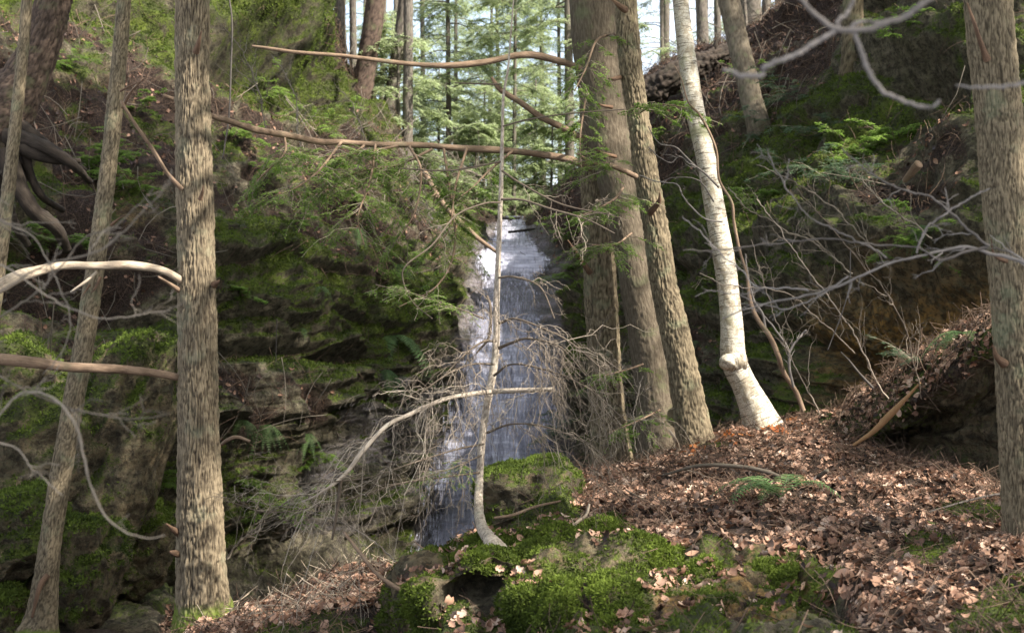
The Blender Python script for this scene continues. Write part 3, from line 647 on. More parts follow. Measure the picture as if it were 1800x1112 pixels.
# leftmost slim trunk
c = [(-40,720,9.5,30),(-12,540,9.5,27),(3,430,9.5,25),(15,330,9.5,23),(27,220,9.5,21),(38,110,9.5,20),(47,0,9.5,19),(70,-400,9.6,15),(90,-900,9.8,8)]
t1 = thing('young_tree', P(-80,1150,9.5), 'leftmost slim grey trunk crossing in front of the thick leaning tree', 'tree')
part(trunk([(-80,1150,9.5,44),(-60,930,9.5,34)]+c, 0, 48, 600, hembark(.003, .016, .05, 8)), 'trunk', M_hem_g, t1)
# thick leaning trunk at the upper left with black roots
c = [(-35,300,13.5,150),(-20,235,13.5,120),(18,180,13.6,92),(48,135,13.7,76),(72,80,13.8,66),(92,10,13.9,62),(112,-100,14,58),(150,-500,14.4,48),(190,-1100,15,25)]
t2 = thing('hemlock_tree', base_of(c), 'thick dark trunk bending out of the upper left bank above exposed black roots', 'tree')
part(trunk(c, 0, 90, 500, hembark(.014, .035, .12, 11, .1, .5)), 'trunk', M_dark, t2)
for ctrl in ([(30,215,13.5,30),(60,240,13.45,24),(100,268,13.6,18),(150,300,13.9,10)], [(10,240,13.3,34),(45,245,13.3,30),(90,262,13.3,24),(130,290,13.4,16),(160,320,13.8,9)], [(5,265,13.2,40),(30,330,13.2,30),(55,370,13.3,26),(95,400,13.5,22),(120,440,13.8,14)],
             [(20,250,13.3,26),(60,268,13.3,20),(100,280,13.4,16),(140,282,13.6,12)], [(0,300,13.4,30),(20,380,13.5,20),(50,430,13.8,14)], [(45,245,13.3,18),(52,300,13.4,16),(75,345,13.5,14),(110,370,13.9,10)]):
    g = Geo(); add_tube(g, ctrl, 14, 40, smoothbark(len(ctrl)+ctrl[0][0], .4)); part(g, 'root', M_root, t2, label='black exposed root')

# the three trunks right of the falls
c = [(1082,860,13.4,96),(1074,800,13.4,70),(1063,650,13.4,59),(1057,520,13.45,58),(1051,400,13.5,53),(1045,300,13.55,50),(1040,150,13.6,44),(1036,0,13.7,40),(1031,-300,13.9,34),(1026,-900,14.3,18)]
t5 = thing('hemlock_tree', base_of(c), 'upright rough hemlock trunk right of the waterfall, leftmost of the three close trunks', 'tree')
part(trunk(c, 0, 100, 1100, hembark(.013, .024, .13, 21, .03, .5), lambda V: .25+0*V[..., 0]), 'trunk', M_hem_g, t5)
c = [(1172,830,12.9,104),(1164,780,12.9,80),(1147,650,12.95,66),(1122,500,13,62),(1103,400,13.05,62),(1080,300,13.1,68),(1063,200,13.2,78),(1050,100,13.25,84),(1042,0,13.3,84),(1022,-300,13.6,74),(980,-900,14,35)]
t6 = thing('tree', base_of(c), 'thick smooth grey trunk with a long bark seam, middle of the three close trunks', 'tree')
gg = Geo()
def seam(TH, SS, r, tuv):
    d, fur = smoothbark(31, .03, .05, .6)(TH, SS, r, tuv)
    a0 = 4.55+.25*gnoise(np.stack([SS*.9, SS*0, SS*0], -1))+.10*gnoise(np.stack([SS*7, SS*0, SS*0], -1))   # bark edge, facing the camera side
    x = TH-a0; seamd = np.exp(-(x/.05)**2); brown = sstep(-.02, .03, -x)
    d = d-seamd*.03*r/.2+.035*sstep(-.02, .04, -x)*sstep(-1.9, -1.2, x)*.4
    d2, f2 = hembark(.008, .03, .12, 33)(TH, SS, r, tuv)
    return d+brown*(d2*.6), np.where(brown > .5, -.0+f2*.55-.45, np.clip(fur, 0, 1)*(1-seamd))
add_tube(gg, c, 110, 1100, seam, lambda V: .17+.16*sstep(1.0, -1.5, V[..., 2]))
part(gg, 'trunk', M_smooth, t6)
c = [(1232,830,12.2,100),(1223,780,12.2,62),(1200,650,12.2,52),(1181,560,12.25,49),(1167,500,12.25,47),(1153,400,12.3,44),(1135,300,12.35,42),(1121,200,12.45,38),(1107,100,12.5,40),(1100,0,12.6,38),(1085,-200,12.8,34),(1050,-800,13.2,20)]
t7 = thing('hemlock_tree', base_of(c), 'leaning furrowed hemlock trunk with bright right edge, rightmost of the three close trunks', 'tree')
part(trunk(c, 0, 110, 1200, hembark(.013, .022, .12, 41, .05, .5), lambda V: .22+.2*gnoise(V*2)), 'trunk', M_hem_g, t7)
stubs(t7, M_branch, [[(1142,375,12.2,12),(1158,355,12.1,9),(1160,338,12.05,4)], [(1100,18,12.4,12),(1086,8,12.3,9),(1072,-5,12.3,6)], [(1090,136,12.45,8),(1078,139,12.3,6),(1069,138,12.3,4)]])
stubs(t6, M_branch, [[(1075,188,12.9,7),(1060,186,12.8,5),(1044,179,12.7,3)], [(1082,275,12.9,7),(1062,270,12.8,5),(1045,262,12.7,3)]])
stubs(t5, M_branch, [[(1037,480,13.2,10),(1020,455,13.1,8),(998,422,13.0,5)]])

# birch
c = [(1345,775,12.6,105),(1338,745,12.6,66),(1325,712,12.6,52),(1308,675,12.6,44),(1294,645,12.6,46),(1288,615,12.6,44),(1287,580,12.6,40),(1279,500,12.65,38),(1268,430,12.7,37),(1255,360,12.75,36),(1239,270,12.8,34),(1221,190,12.9,34),(1207,100,13,31),(1196,0,13.1,28),(1180,-200,13.4,25),(1150,-700,14,14)]
t8 = thing('birch_tree', base_of(c), 'white sunlit birch with a crook near its foot, right of the three close trunks', 'tree')
def bbark(TH, SS, r, tuv):
    d, fur = smoothbark(51, .05, .03, .25)(TH, SS, r, tuv); return d, fur
part(trunk(c, 0, 80, 900, bbark, lambda V: sstep(-.80, -1.15, V[..., 2])*.85), 'trunk', M_birch, t8)
g = Geo(); add_tube(g, [(1298,632,12.58,40),(1286,634,12.54,34),(1276,638,12.50,24),(1270,645,12.48,10)], 30, 40, smoothbark(5, .5)); part(g, 'burl', M_birch, t8)
def sidetwigs(tree, ctrls, mat, nch=5, lmin=.08, lmax=.3, name='branch', droop=.1, seed=0, kid=4, rmin=.0015, flat=.3):
    for cc in ctrls:
        g = Geo(); Pp, Rp = polyl(cc, 26); w = np.cumsum(rng.normal(size=Pp.shape)*.006, axis=1); w -= w*np.linspace(1, 0, 26)[None, :, None]; Pp = Pp+w*.6
        tubes(g, Pp, np.maximum(Rp, rmin), 6)
        if nch:
            Q, R = grow(Pp, Rp, nch, lmin, lmax, 45, droop, .09, flat, t0=.15, k=8); tubes(g, Q, np.maximum(R, .0011), 4)
            if kid: Q2, R2 = grow(Q, R, kid, lmin*.4, lmax*.45, 45, droop, .09, flat, k=6); tubes(g, Q2, np.maximum(R2, .0009), 3)
        part(g, name, mat, tree)
# young sapling in front of the birch with fine curved branches
c0 = [(1412,722,11.6,9),(1400,690,11.6,9),(1378,655,11.55,9),(1366,620,11.5,9),(1352,590,11.5,9),(1330,558,11.5,8),(1318,525,11.5,7),(1312,480,11.5,5),(1300,440,11.5,5),(1290,390,11.5,5),(1286,355,11.5,5),(1264,315,11.5,5),(1258,260,11.5,4),(1232,205,11.5,4),(1210,180,11.5,3),(1198,140,11.5,2.5),(1186,116,11.5,2)]
sp = thing('sapling', base_of(c0), 'thin crooked bare sapling growing right of the birch foot', 'sapling')
g = Geo(); add_tube(g, c0, 10, 160, smoothbark(2, .2)); part(g, 'trunk', M_branch, sp)
sidetwigs(sp, [[(1264,330,11.5,4),(1240,305,11.5,3.5),(1222,290,11.5,3.5),(1205,270,11.5,3),(1190,255,11.5,2.6),(1165,248,11.4,2),(1148,215,11.4,1.6)], [(1222,296,11.5,3),(1196,275,11.5,2.5),(1180,286,11.5,2.2),(1160,275,11.4,2),(1140,258,11.4,1.6)],
               [(1270,390,11.5,3.5),(1240,385,11.5,3),(1215,365,11.5,2.8),(1198,345,11.4,2.5),(1188,325,11.4,2),(1150,318,11.4,2),(1118,310,11.4,1.6)], [(1345,575,11.5,5),(1340,550,11.5,4),(1325,530,11.5,4),(1316,500,11.5,4),(1312,450,11.5,3)],
               [(1395,680,11.5,5),(1388,650,11.5,5),(1386,615,11.5,5),(1370,590,11.5,4),(1345,560,11.5,3),(1320,540,11.5,3)], [(1387,620,11.5,5),(1395,605,11.5,4),(1408,590,11.5,4)], [(1255,355,11.5,3),(1230,318,11.5,2.5),(1190,310,11.5,2),(1160,320,11.5,1.5)]], M_twigg, 4, .06, .22, droop=0)

# right foreground trunk
c = [(1830,1250,7.2,110),(1816,1080,7.2,88),(1808,980,7.2,84),(1798,800,7.2,80),(1788,620,7.2,78),(1778,480,7.2,76),(1765,330,7.2,78),(1752,170,7.2,80),(1738,0,7.2,82),(1720,-300,7.2,76),(1680,-1200,7.3,45)]
t9 = thing('hemlock_tree', base_of(c), 'lichen flecked trunk at the right edge in front of the rock ledge', 'tree')
part(trunk(c, 0, 150, 1500, hembark(.008, .015, .08, 61, .0), lambda V: .12+.35*gnoise(V*3)), 'trunk', M_hem_g, t9)
stubs(t9, M_branch, [[(1735,105,7.1,13),(1722,70,7.03,10),(1712,40,7.0,8),(1700,5,7,6)], [(1765,640,7.12,16),(1752,626,7.07,11),(1746,608,7.04,7)], [(1772,460,7.12,10),(1748,448,7.08,6),(1742,420,7.05,4)]])

# trunks on the right rim and slope
def plain_tree(name, label, ctrl, mat, seed, cat='tree', group=None, ns=40, n=260, bk=.012, plant=False):
    if plant:
        p, _ = near_surface(GOR, ctrl[1][0], ctrl[1][1]); k = (p[1]+.12)/ctrl[1][2]; ctrl = [(a[0], a[1], a[2]*k, a[3]) for a in ctrl]
        a0 = ctrl[0]; ctrl = [(a0[0]+4, a0[1]+60, a0[2]+.8, a0[3]*1.1), (a0[0], a0[1], a0[2]+.25, a0[3])]+ctrl[1:]
    t = thing(name, base_of(ctrl), label, cat, group); part(trunk(ctrl, 0, ns, n, hembark(bk, .04, .16, seed, .05, .5)), 'trunk', mat, t); return t
plain_tree('tree', 'dark smooth trunk leaning left out of the right slope behind the birch', [(1352,275,20,62),(1338,235,20,46),(1325,190,20.2,40),(1308,120,20.5,38),(1294,60,20.8,38),(1281,0,21,38),(1262,-120,21.4,36),(1200,-700,23,20)], M_smooth, 71, plant=True)
plain_tree('hemlock_tree', 'mossy trunk on the upper right slope just left of the shadowed overhang', [(1497,150,19,52),(1498,110,19,40),(1499,50,19,37),(1500,-20,19,36),(1505,-200,19.3,33),(1520,-800,20,18)], M_hem_g, 72, plant=True)
rimr = [(1236,95,34,20,1226),(1262,90,44,12,1258),(1302,60,27,24,1292),(1322,70,29,34,1318),(1345,58,30,14,1352),(1372,40,38,14,1362),(1392,30,32,13,1372),(1410,20,26,26,1414),(1170,120,46,13,1172),(1448,-5,26,22,1450)]
labs = ['greenish trunk just right of the birch top on the right rim', 'slim distant trunk in the gap right of the birch', 'grey trunk on the right rim touching the leaning dark trunk', 'broad pale grey trunk on the right rim', 'thin dark trunk beside the broad grey rim trunk', 'thin pale trunk in the bright gap of the right rim', 'slanting slim trunk in the bright gap near the top right', 'broad dark trunk right of the bright gap on the right rim', 'far thin trunk between the furrowed trunk and the birch', 'trunk at the top edge where the right slope leaves the picture']
for k, ((px, py, d, w, pt), lab) in enumerate(zip(rimr, labs)):
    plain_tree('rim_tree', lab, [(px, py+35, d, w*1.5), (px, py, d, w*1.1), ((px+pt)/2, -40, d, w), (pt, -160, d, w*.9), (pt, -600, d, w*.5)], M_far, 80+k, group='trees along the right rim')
# trunks on the left rim
riml = [(548,120,30,15,545,-10),(568,150,31,13,562,-5),(600,150,31,18,598,0),(622,170,31,12,620,-4),(628,215,30,34,662,0),(655,200,38,9,664,0),(668,245,42,8,676,0),(678,240,31,22,712,0),(716,320,30,17,718,0),(586,140,44,10,592,0),(700,250,44,9,696,0),(745,300,48,8,742,0),(512,40,29,30,505,0),(535,60,30,22,542,0)]
labl = ['reddish trunk at the left rim beside the mossy overhang', 'thin trunk second from the overhang on the left rim', 'straight greenish trunk on the left rim', 'thin dark trunk left of the widest leaning rim trunk', 'widest dark trunk leaning right on the left rim', 'thin pale trunk behind the widest leaning rim trunk', 'very thin far trunk between the two leaning rim trunks', 'leaning trunk widening at the foot on the left rim', 'upright trunk at the right end of the left rim', 'faint far trunk between the greenish and thin rim trunks', 'faint far trunk behind the leaning trunk that widens', 'faintest far trunk right of the left rim trunks', 'stout trunk on top of the mossy overhang', 'ragged trunk at the right corner of the mossy overhang']
for k, ((px, py, d, w, pt, _), lab) in enumerate(zip(riml, labl)):
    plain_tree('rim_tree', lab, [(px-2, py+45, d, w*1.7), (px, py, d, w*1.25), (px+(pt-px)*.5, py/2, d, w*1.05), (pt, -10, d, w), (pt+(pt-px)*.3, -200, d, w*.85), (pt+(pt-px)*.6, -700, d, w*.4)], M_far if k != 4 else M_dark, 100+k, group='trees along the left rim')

# ------------------------------------------------------------------ hemlock trees beyond the falls
def far_hemlock(label, px, pyb, d, w, ptop, ytop, nb, blen, y0, seed, green=M_need_far, nl=.080, nw=.026, group='hemlocks beyond the falls', name='hemlock_tree', per=13):
    """trunk with whorls of drooping flat branches between heights y0 and ytop (photo rows)"""
    t = thing(name, P(px, pyb, d), label, 'tree', group)
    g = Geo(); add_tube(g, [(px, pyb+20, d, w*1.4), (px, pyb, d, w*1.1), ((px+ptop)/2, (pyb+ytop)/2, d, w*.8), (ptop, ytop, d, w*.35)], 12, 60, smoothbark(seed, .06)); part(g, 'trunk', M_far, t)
    nb = int(nb*1.45); f = rng.random(nb); yy = y0+(ytop-y0)*f; xx = px+(ptop-px)*(pyb-yy)/(pyb-ytop); base = np.stack([(xx-900)/F*d, np.full(nb, d), (556-yy)/F*d], -1)
    az = rng.random(nb)*2*math.pi; L = blen*(1-.55*f)*rng.uniform(.5, 1.15, nb); k = 10; s = np.linspace(0, 1, k)
    dr = np.stack([np.cos(az), np.sin(az), rng.uniform(-.05, .35, nb)], -1)
    Pb = base[:, None]+dr[:, None]*(L[:, None]*s)[..., None]; Pb[..., 2] -= (.42*L[:, None])*s**2; Pb += np.cumsum(rng.normal(size=Pb.shape)*.012, 1)*L[:, None, None]
    Rb = np.maximum(w/F*d*.12*(1-s)[None]*np.ones((nb, 1)), .005)
    gb = Geo(); tubes(gb, Pb, Rb, 4)
    Q, R = grow(Pb, Rb, 13, blen*.16, blen*.42, 55, .25, .05, .92, t0=.12, rfac=.4); tubes(gb, Q, np.maximum(R, .003), 3)
    gn = Geo(); Q2, _ = grow(Q, R, 5, blen*.07, blen*.18, 50, .25, .05, .92, t0=.1)
    needles(gn, Q, per, nl, nw, 50, .8); needles(gn, Q2, per-2, nl, nw, 50, .8); needles(gn, Pb[:, 2:], 12, nl, nw, 55, .8)
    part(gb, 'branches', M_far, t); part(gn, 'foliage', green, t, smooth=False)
FH = [('hemlock crown filling the left part of the gap above the falls', 790, 395, 36, 10, 785, -260, 46, 2.6, 330, 1),
      ('thin hemlock standing at the middle of the gap over the falls', 903, 365, 37, 7, 908, -200, 40, 2.2, 330, 2),
      ('hemlock right of the falls lip behind the three close trunks', 1002, 350, 34, 17, 996, -300, 34, 2.4, 300, 3),
      ('far slim hemlock left of the falls lip', 800, 370, 50, 9, 802, -120, 40, 3.2, 340, 4),
      ('far hemlock right of the bright sky patch', 955, 350, 52, 10, 950, -60, 36, 3.0, 340, 5),
      ('low spreading hemlock on the left bank near the falls lip', 700, 400, 30.5, 9, 700, 60, 26, 1.9, 360, 6),
      ('far hemlock mass between left rim trunks and the gap', 745, 330, 58, 10, 740, -250, 48, 3.4, 310, 7),
      ('distant hemlock seen between the furrowed trunk and the birch', 1165, 220, 44, 8, 1160, -300, 40, 2.8, 210, 8),
      ('distant hemlock right of the birch top', 1240, 130, 50, 8, 1244, -300, 34, 3.0, 120, 9),
      ('far hemlock at the centre back of the gap', 860, 360, 64, 10, 865, -40, 44, 3.6, 345, 10),
      ('far hemlock seen through the left rim trunks', 640, 200, 56, 8, 645, -250, 34, 3.0, 180, 11),
      ('small young hemlock leaning over the falls lip', 838, 385, 33, 5, 836, 215, 24, 1.3, 380, 12),
      ('small young hemlock on the right bank of the falls lip', 968, 385, 33, 5, 972, 190, 22, 1.3, 370, 13),
      ('far hemlock behind the right rim trunks', 1370, 60, 60, 8, 1370, -350, 26, 3.0, 40, 14)]
FH += [('pale understory hemlock low in the centre of the gap', 850, 385, 39, 6, 852, 150, 30, 1.9, 385, 21), ('pale understory hemlock right of the gap centre', 940, 380, 42, 6, 942, 140, 30, 1.9, 380, 22),
       ('pale understory hemlock left of the gap centre', 770, 385, 40, 6, 772, 120, 30, 2.0, 380, 23), ('tall pale hemlock leaning over the middle of the gap', 880, 370, 46, 8, 870, -160, 44, 3.0, 350, 24),
       ('tall pale hemlock left of the smooth trunk', 985, 370, 48, 8, 980, -160, 40, 2.8, 350, 25), ('understory hemlock on the left rim behind the widest trunk', 690, 260, 42, 6, 690, 20, 26, 2.0, 250, 26)]
for a in FH: far_hemlock(*a)

# ------------------------------------------------------------------ long branches with foliage
def hembranch(tree, ctrl, mat, nch, lmin, lmax, mn=M_need, droop=.35, t0=.1, per=20, nl=.030, nw=.010, sub=6, label=None, n=60, ns=8, tip_only=False, name='branch', flat=.85):
    g = Geo(); add_tube(g, ctrl, ns, n*2, smoothbark(ctrl[0][0], .10)); b = part(g, name, mat, tree)
    if label: b['label'] = label
    if nch:
        Pp, Rp = polyl(ctrl, n); Rp = np.minimum(Rp, .012)
        Q, R = grow(Pp, Rp, nch, lmin, lmax, 60, droop, .07, flat, t0=t0, k=8, rfac=.4, taper=False); Q2, R2 = grow(Q, R, sub, lmin*.35, lmax*.4, 48, droop*.6, .05, .9, k=6)
        gt = Geo(); tubes(gt, Q, np.maximum(R, .0018), 4); tubes(gt, Q2, np.maximum(R2, .0010), 3); part(gt, 'twigs', M_twigb, b)
        gn = Geo(); needles(gn, Q[:, 3:], per, nl, nw); needles(gn, Q2, per, nl, nw); part(gn, 'foliage', mn, b, smooth=False)
    return b
hembranch(t6, [(1022,120,12.9,10),(985,108,12.8,12),(940,97,12.7,13),(905,98,12.6,12),(860,108,12.5,11),(800,115,12.4,11),(740,114,12.3,9),(680,108,12.2,8),(600,98,12.1,7),(520,92,12,7),(470,85,12,6),(443,81,12,4)], M_branch, 0, 0, 0, label='long bare branch reaching left across the top')
hembranch(t5, [(1040,296,13.2,13),(1000,280,13.1,13),(940,270,13,12),(880,264,12.8,12),(800,260,12.7,11),(740,255,12.6,11),(660,254,12.5,10),(600,250,12.4,10),(560,249,12.3,11),(500,237,12,12),(450,228,11.6,12),(400,212,11.2,11),(370,203,10.8,9),(320,180,10.4,8),(288,168,10.2,6)], M_branch, 0, 0, 0, label='long drooping branch reaching left behind the tall hemlock')
hembranch(t5, [(1025,245,13.2,12),(990,225,13.1,12),(950,205,13,11),(915,180,12.9,11),(880,158,12.8,9),(864,136,12.8,5)], M_branch, 0, 0, 0, label='broken slanting branch')
hembranch(t7, [(1118,310,12.2,10),(1092,298,12,9),(1070,290,11.9,8),(1040,285,11.8,6),(1015,270,11.7,4)], M_branch, 16, .2, .5, t0=.3, label='short leafy branch')
# leafy hemlock boughs
LB = [([(660,254,12.4,5),(650,320,11.9,4),(630,380,11.6,3),(640,430,11.5,2)], 14, .2, .5), ([(600,250,12.3,5),(560,300,11.8,4),(520,330,11.6,3),(480,345,11.5,2)], 14, .2, .5), ([(780,262,12.5,5),(800,420,12,4),(770,500,11.8,3),(700,540,11.7,2)], 12, .15, .4),
      ([(720,258,12.4,5),(740,300,12,4),(730,370,11.8,3),(700,420,11.7,2)], 16, .2, .5), ([(820,262,12.6,5),(800,330,12.2,4),(790,400,12,3),(760,440,11.9,2)], 12, .15, .4), ([(900,266,12.8,5),(860,300,12.4,4),(830,330,12.2,3),(810,345,12.1,2)], 10, .15, .35), ([(500,238,12,5),(500,270,11.9,4),(470,300,11.8,3),(450,320,11.8,2)], 10, .15, .4),
      ([(700,256,12.4,5),(640,268,12.3,4),(580,275,12.2,3),(520,262,12.2,2)], 16, .2, .5),
      ([(760,262,12.4,5),(700,290,12.3,4),(640,300,12.2,3),(560,330,12.2,2)], 20, .2, .55),
      ([(640,256,12.4,5),(600,290,12.2,4),(570,330,12.1,3),(545,350,12.1,2)], 14, .2, .5)]
for cc, n_, a, b in LB: hembranch(t5, cc, M_branch, int(n_*1.7), a, b, per=20, label='leafy side bough')
for cc, n_, a, b in [([(1085,60,12.8,5),(1050,70,12.4,4),(1030,120,12.2,3),(1010,160,12,2)], 12, .15, .4), ([(1120,200,12.1,5),(1150,185,11.8,4),(1180,185,11.6,3),(1205,190,11.5,2)], 14, .12, .35),
                     ([(1095,330,12,5),(1080,350,11.8,4),(1040,372,11.6,3),(1010,380,11.5,2)], 14, .15, .42), ([(1110,410,12,4),(1080,430,11.7,3),(1040,430,11.5,2)], 12, .15, .4), ([(1030,170,12.6,4),(1020,240,12.3,3),(1022,300,12.2,2)], 12, .12, .3),
                     ([(1130,640,12,4),(1100,650,11.7,3),(1060,660,11.5,2)], 8, .12, .3), ([(1160,720,12,4),(1120,740,11.7,3),(1070,760,11.5,2)], 8, .12, .3)]:
    hembranch(t7, cc, M_branch, int(n_*1.7), a, b, per=20, label='leafy side bough')

# the foreground sapling with drooping dead twigs
c = [(905,1010,7.3,46),(874,968,7.35,36),(860,946,7.5,25),(847,925,7.75,20),(841,890,8.1,17),(843,840,8.3,14),(846,790,8.3,13),(852,735,8.3,13),(862,680,8.3,14),(870,630,8.3,13),(873,580,8.3,12),(872,540,8.3,12),(875,480,8.3,10),(878,400,8.3,9),(881,320,8.3,8),(883,240,8.3,6),(885,170,8.3,5),(893,120,8.3,4),(898,60,8.3,3),(906,-40,8.3,2.2)]
s0 = thing('dead_sapling', base_of(c), 'slender grey sapling with drooping dead twigs on the mossy mound before the falls', 'sapling')
g = Geo(); add_tube(g, c, 20, 500, hembark(.0016, .012, .03, 91, .012, .12)); part(g, 'trunk', M_sap, s0)
def dead(ctrl, n1, l1, n2=5, lab=None, dr=.9, ns=8):
    g = Geo(); Pp, Rp = polyl(ctrl, 40); add_tube(g, ctrl, 8, 90, smoothbark(4, .15))
    n1 = max(2, int(n1*.5)); Q, R = grow(Pp, Rp, n1, l1*.35, l1, 52, dr, .15, .25, k=10, t0=.05, t1=1, rfac=.5, taper=False); R = np.minimum(R, .0018); tubes(g, Q, np.maximum(R, .0009), 4)
    Q2, R2 = grow(Q, R, n2, l1*.15, l1*.5, 48, dr*.5, .15, .2, k=8); tubes(g, Q2, np.maximum(R2, .0009), 3)
    Q3, R3 = grow(Q2, R2, 2, l1*.08, l1*.2, 42, dr*.5, .1, .3, k=5); tubes(g, Q3, np.maximum(R3, .0008), 3)
    part(g, 'branch', M_twigb if lab is None else M_sap, s0, label=lab)
dead([(864,688,8.25,9),(830,692,8.1,8),(780,702,8.0,8),(720,728,7.9,8),(680,748,7.8,8),(640,790,7.7,8),(605,835,7.6,7),(560,868,7.5,4),(530,882,7.5,3)], 44, .62, 6, 'long arching dead branch hung with twigs')
dead([(600,838,7.6,6),(596,870,7.6,6),(590,910,7.6,6),(584,948,7.6,4)], 8, .35)
dead([(975,684,8.1,8),(940,685,8.15,8),(900,686,8.2,9),(866,688,8.25,9)], 16, .45, 5, 'short level branch stub')
dead([(878,568,8.25,5),(905,560,8.1,4),(950,575,8,3),(1000,600,7.9,3),(1060,650,7.8,2)], 30, .55)
dead([(876,612,8.25,6),(900,602,8.15,5),(930,595,8.05,4),(985,610,7.9,3),(1030,660,7.8,2)], 30, .5)
dead([(870,600,8.25,5),(850,600,8.1,4),(820,620,8,3),(780,660,7.9,2)], 20, .5)
dead([(868,640,8.25,4),(830,640,8.1,3),(790,655,7.9,3),(740,690,7.8,2)], 22, .5)
dead([(881,350,8.25,5),(920,352,8.2,4),(970,368,8.1,4),(1030,385,8,3),(1080,410,7.9,2)], 12, .35, 4, dr=.3)
dead([(882,300,8.25,4),(920,325,8.2,3),(990,360,8.1,3),(1080,378,8,2)], 10, .3, 4, dr=.3)
dead([(879,356,8.25,4),(850,358,8.2,3),(800,380,8.1,3),(760,430,8,3),(715,465,7.9,2.5),(708,490,7.9,2.5),(725,530,7.9,2),(760,560,7.9,2)], 5, .2, 3, dr=.3)
dead([(880,284,8.25,4),(840,292,8.2,3),(780,300,8.1,3),(700,296,8,2)], 5, .25, 3, dr=.2)
dead([(884,222,8.25,3),(930,210,8.2,3),(1000,200,8.1,2.5),(1100,192,8,2)], 4, .2, 3, dr=.1)
dead([(881,148,8.25,3),(860,148,8.2,3),(800,146,8.1,2)], 3, .2, 2, dr=.1)
dead([(876,488,8.25,4),(905,487,8.2,4),(950,505,8.1,3),(975,560,8,2)], 8, .35, 3)
dead([(856,760,8.25,5),(900,745,8.1,3),(960,750,8,3),(1040,780,7.9,2)], 26, .45)
dead([(868,660,8.25,5),(900,640,8.1,3),(960,650,8,3),(1030,680,7.9,2),(1100,740,7.8,2)], 34, .5)
dead([(856,520,8.25,5),(862,540,8.22,5),(860,590,8.2,5),(838,620,8.15,3)], 4, .3)
dead([(850,780,8.2,4),(800,790,8,3),(720,815,7.8,3),(640,840,7.6,2),(520,850,7.5,2)], 34, .5, dr=.5)
dead([(843,830,8.2,4),(780,838,8,3),(700,850,7.8,3),(600,880,7.6,2),(480,900,7.5,2),(400,880,7.4,1.6)], 34, .5, dr=.4)
# green sprays carried by its lowest and upper branches
hembranch(s0, [(850,560,8.2,3),(800,540,8,2.5),(740,520,7.9,2),(660,500,7.9,1.6)], M_twigb, 26, .08, .26, per=18, nl=.018, nw=.006, sub=6)
hembranch(s0, [(846,800,8.2,3),(800,820,8,2.5),(740,840,7.9,2),(700,850,7.9,1.6)], M_twigb, 18, .05, .2, per=16, nl=.016, nw=.005, sub=5)

# bent stick with both ends on the slope, and the broken twigs of the left twig tangle
def stick(label, ctrl, mat=M_branch, ch=0, l=.2, cat='stick', name='fallen_stick', group=None, disp=None, ns=9, nn=60):
    g = Geo(); add_tube(g, ctrl, ns, nn, disp or smoothbark(ctrl[0][0], .16))
    if ch:
        Pp, Rp = polyl(ctrl, 20); Q, R = grow(Pp, Rp, ch, l*.4, l, 40, 0, .1, .5, k=8, rfac=.5); tubes(g, Q, np.maximum(R, .0012), 4)
    o = g.build(name, mat); return tag(o, label, cat, group)
stick('bent brown stick arching between the dead twigs and the front of the mossy rock', [(742,1035,7.4,7),(712,1037,7.3,8),(690,1028,7.3,8),(660,1005,7.35,7),(640,980,7.4,7),(620,955,7.5,6),(605,935,7.55,5)])

# ------------------------------------------------------------------ scatter on surfaces
def sample(G, n, wmask, rmask=None):
    S = G['S']; A = np.linalg.norm(np.cross(S[1:, :-1]-S[:-1, :-1], S[:-1, 1:]-S[:-1, :-1]), axis=-1)
    w = (A*wmask[:-1, :-1]).ravel(); w = w/w.sum(); k = rng.choice(len(w), n, p=w); nc = S.shape[1]-1; i, j = k//nc, k % nc
    u, v = rng.random((2, n, 1)); p = S[i, j]*(1-u)*(1-v)+S[i+1, j]*u*(1-v)+S[i, j+1]*(1-u)*v+S[i+1, j+1]*u*v
    return p, norm(G['n'][i, j]), (i, j)
def frames(nrm, tilt=.35):
    z = norm(nrm+rng.normal(size=nrm.shape)*tilt); x = norm(np.cross(z, randu(len(z)))); y = np.cross(z, x); return np.stack([x, y, z], -1)
def stamp(g, tv, tq, p, Rm, sc, rnd):
    n = len(p); V = np.einsum('nij,kj->nki', Rm, tv)*sc[:, None, None]+p[:, None]; m = len(tv)
    Q = (np.array(tq)[None]+np.arange(n)[:, None, None]*m).reshape(-1, 4); g.add(V, Q, rnd=np.repeat(rnd, m))
def leaf_template(kind):
    r = np.random.default_rng(kind); n = 7; s = np.linspace(0, 1, n); w = np.sin(np.pi*s**.8)**.8*.30*(1 + (.28*np.array([0, 1, -1, 1, -1, 1, 0]) if kind % 2 else 0)); w[0] = .02; w[-1] = .015
    curl = r.uniform(.3, 1.6); cup = r.uniform(.1, .9)*r.choice([1, 1, -1]); tw = r.uniform(-.8, .8)
    V = []
    for k in range(n):
        x = s[k]-.5; z = curl*(x**2)*.6+r.normal()*.02
        for sd in (-1, 0, 1):
            yy = sd*w[k]; zz = z+abs(sd)*cup*w[k]*.7; a = tw*x; V.append((x, yy*math.cos(a)-zz*math.sin(a)*.3, zz*math.cos(a)+yy*math.sin(a)))
    q = [(k*3+c, k*3+c+1, k*3+c+4, k*3+c+3) for k in range(n-1) for c in range(2)]
    return np.array(V), q
LT = [leaf_template(k) for k in range(8)]
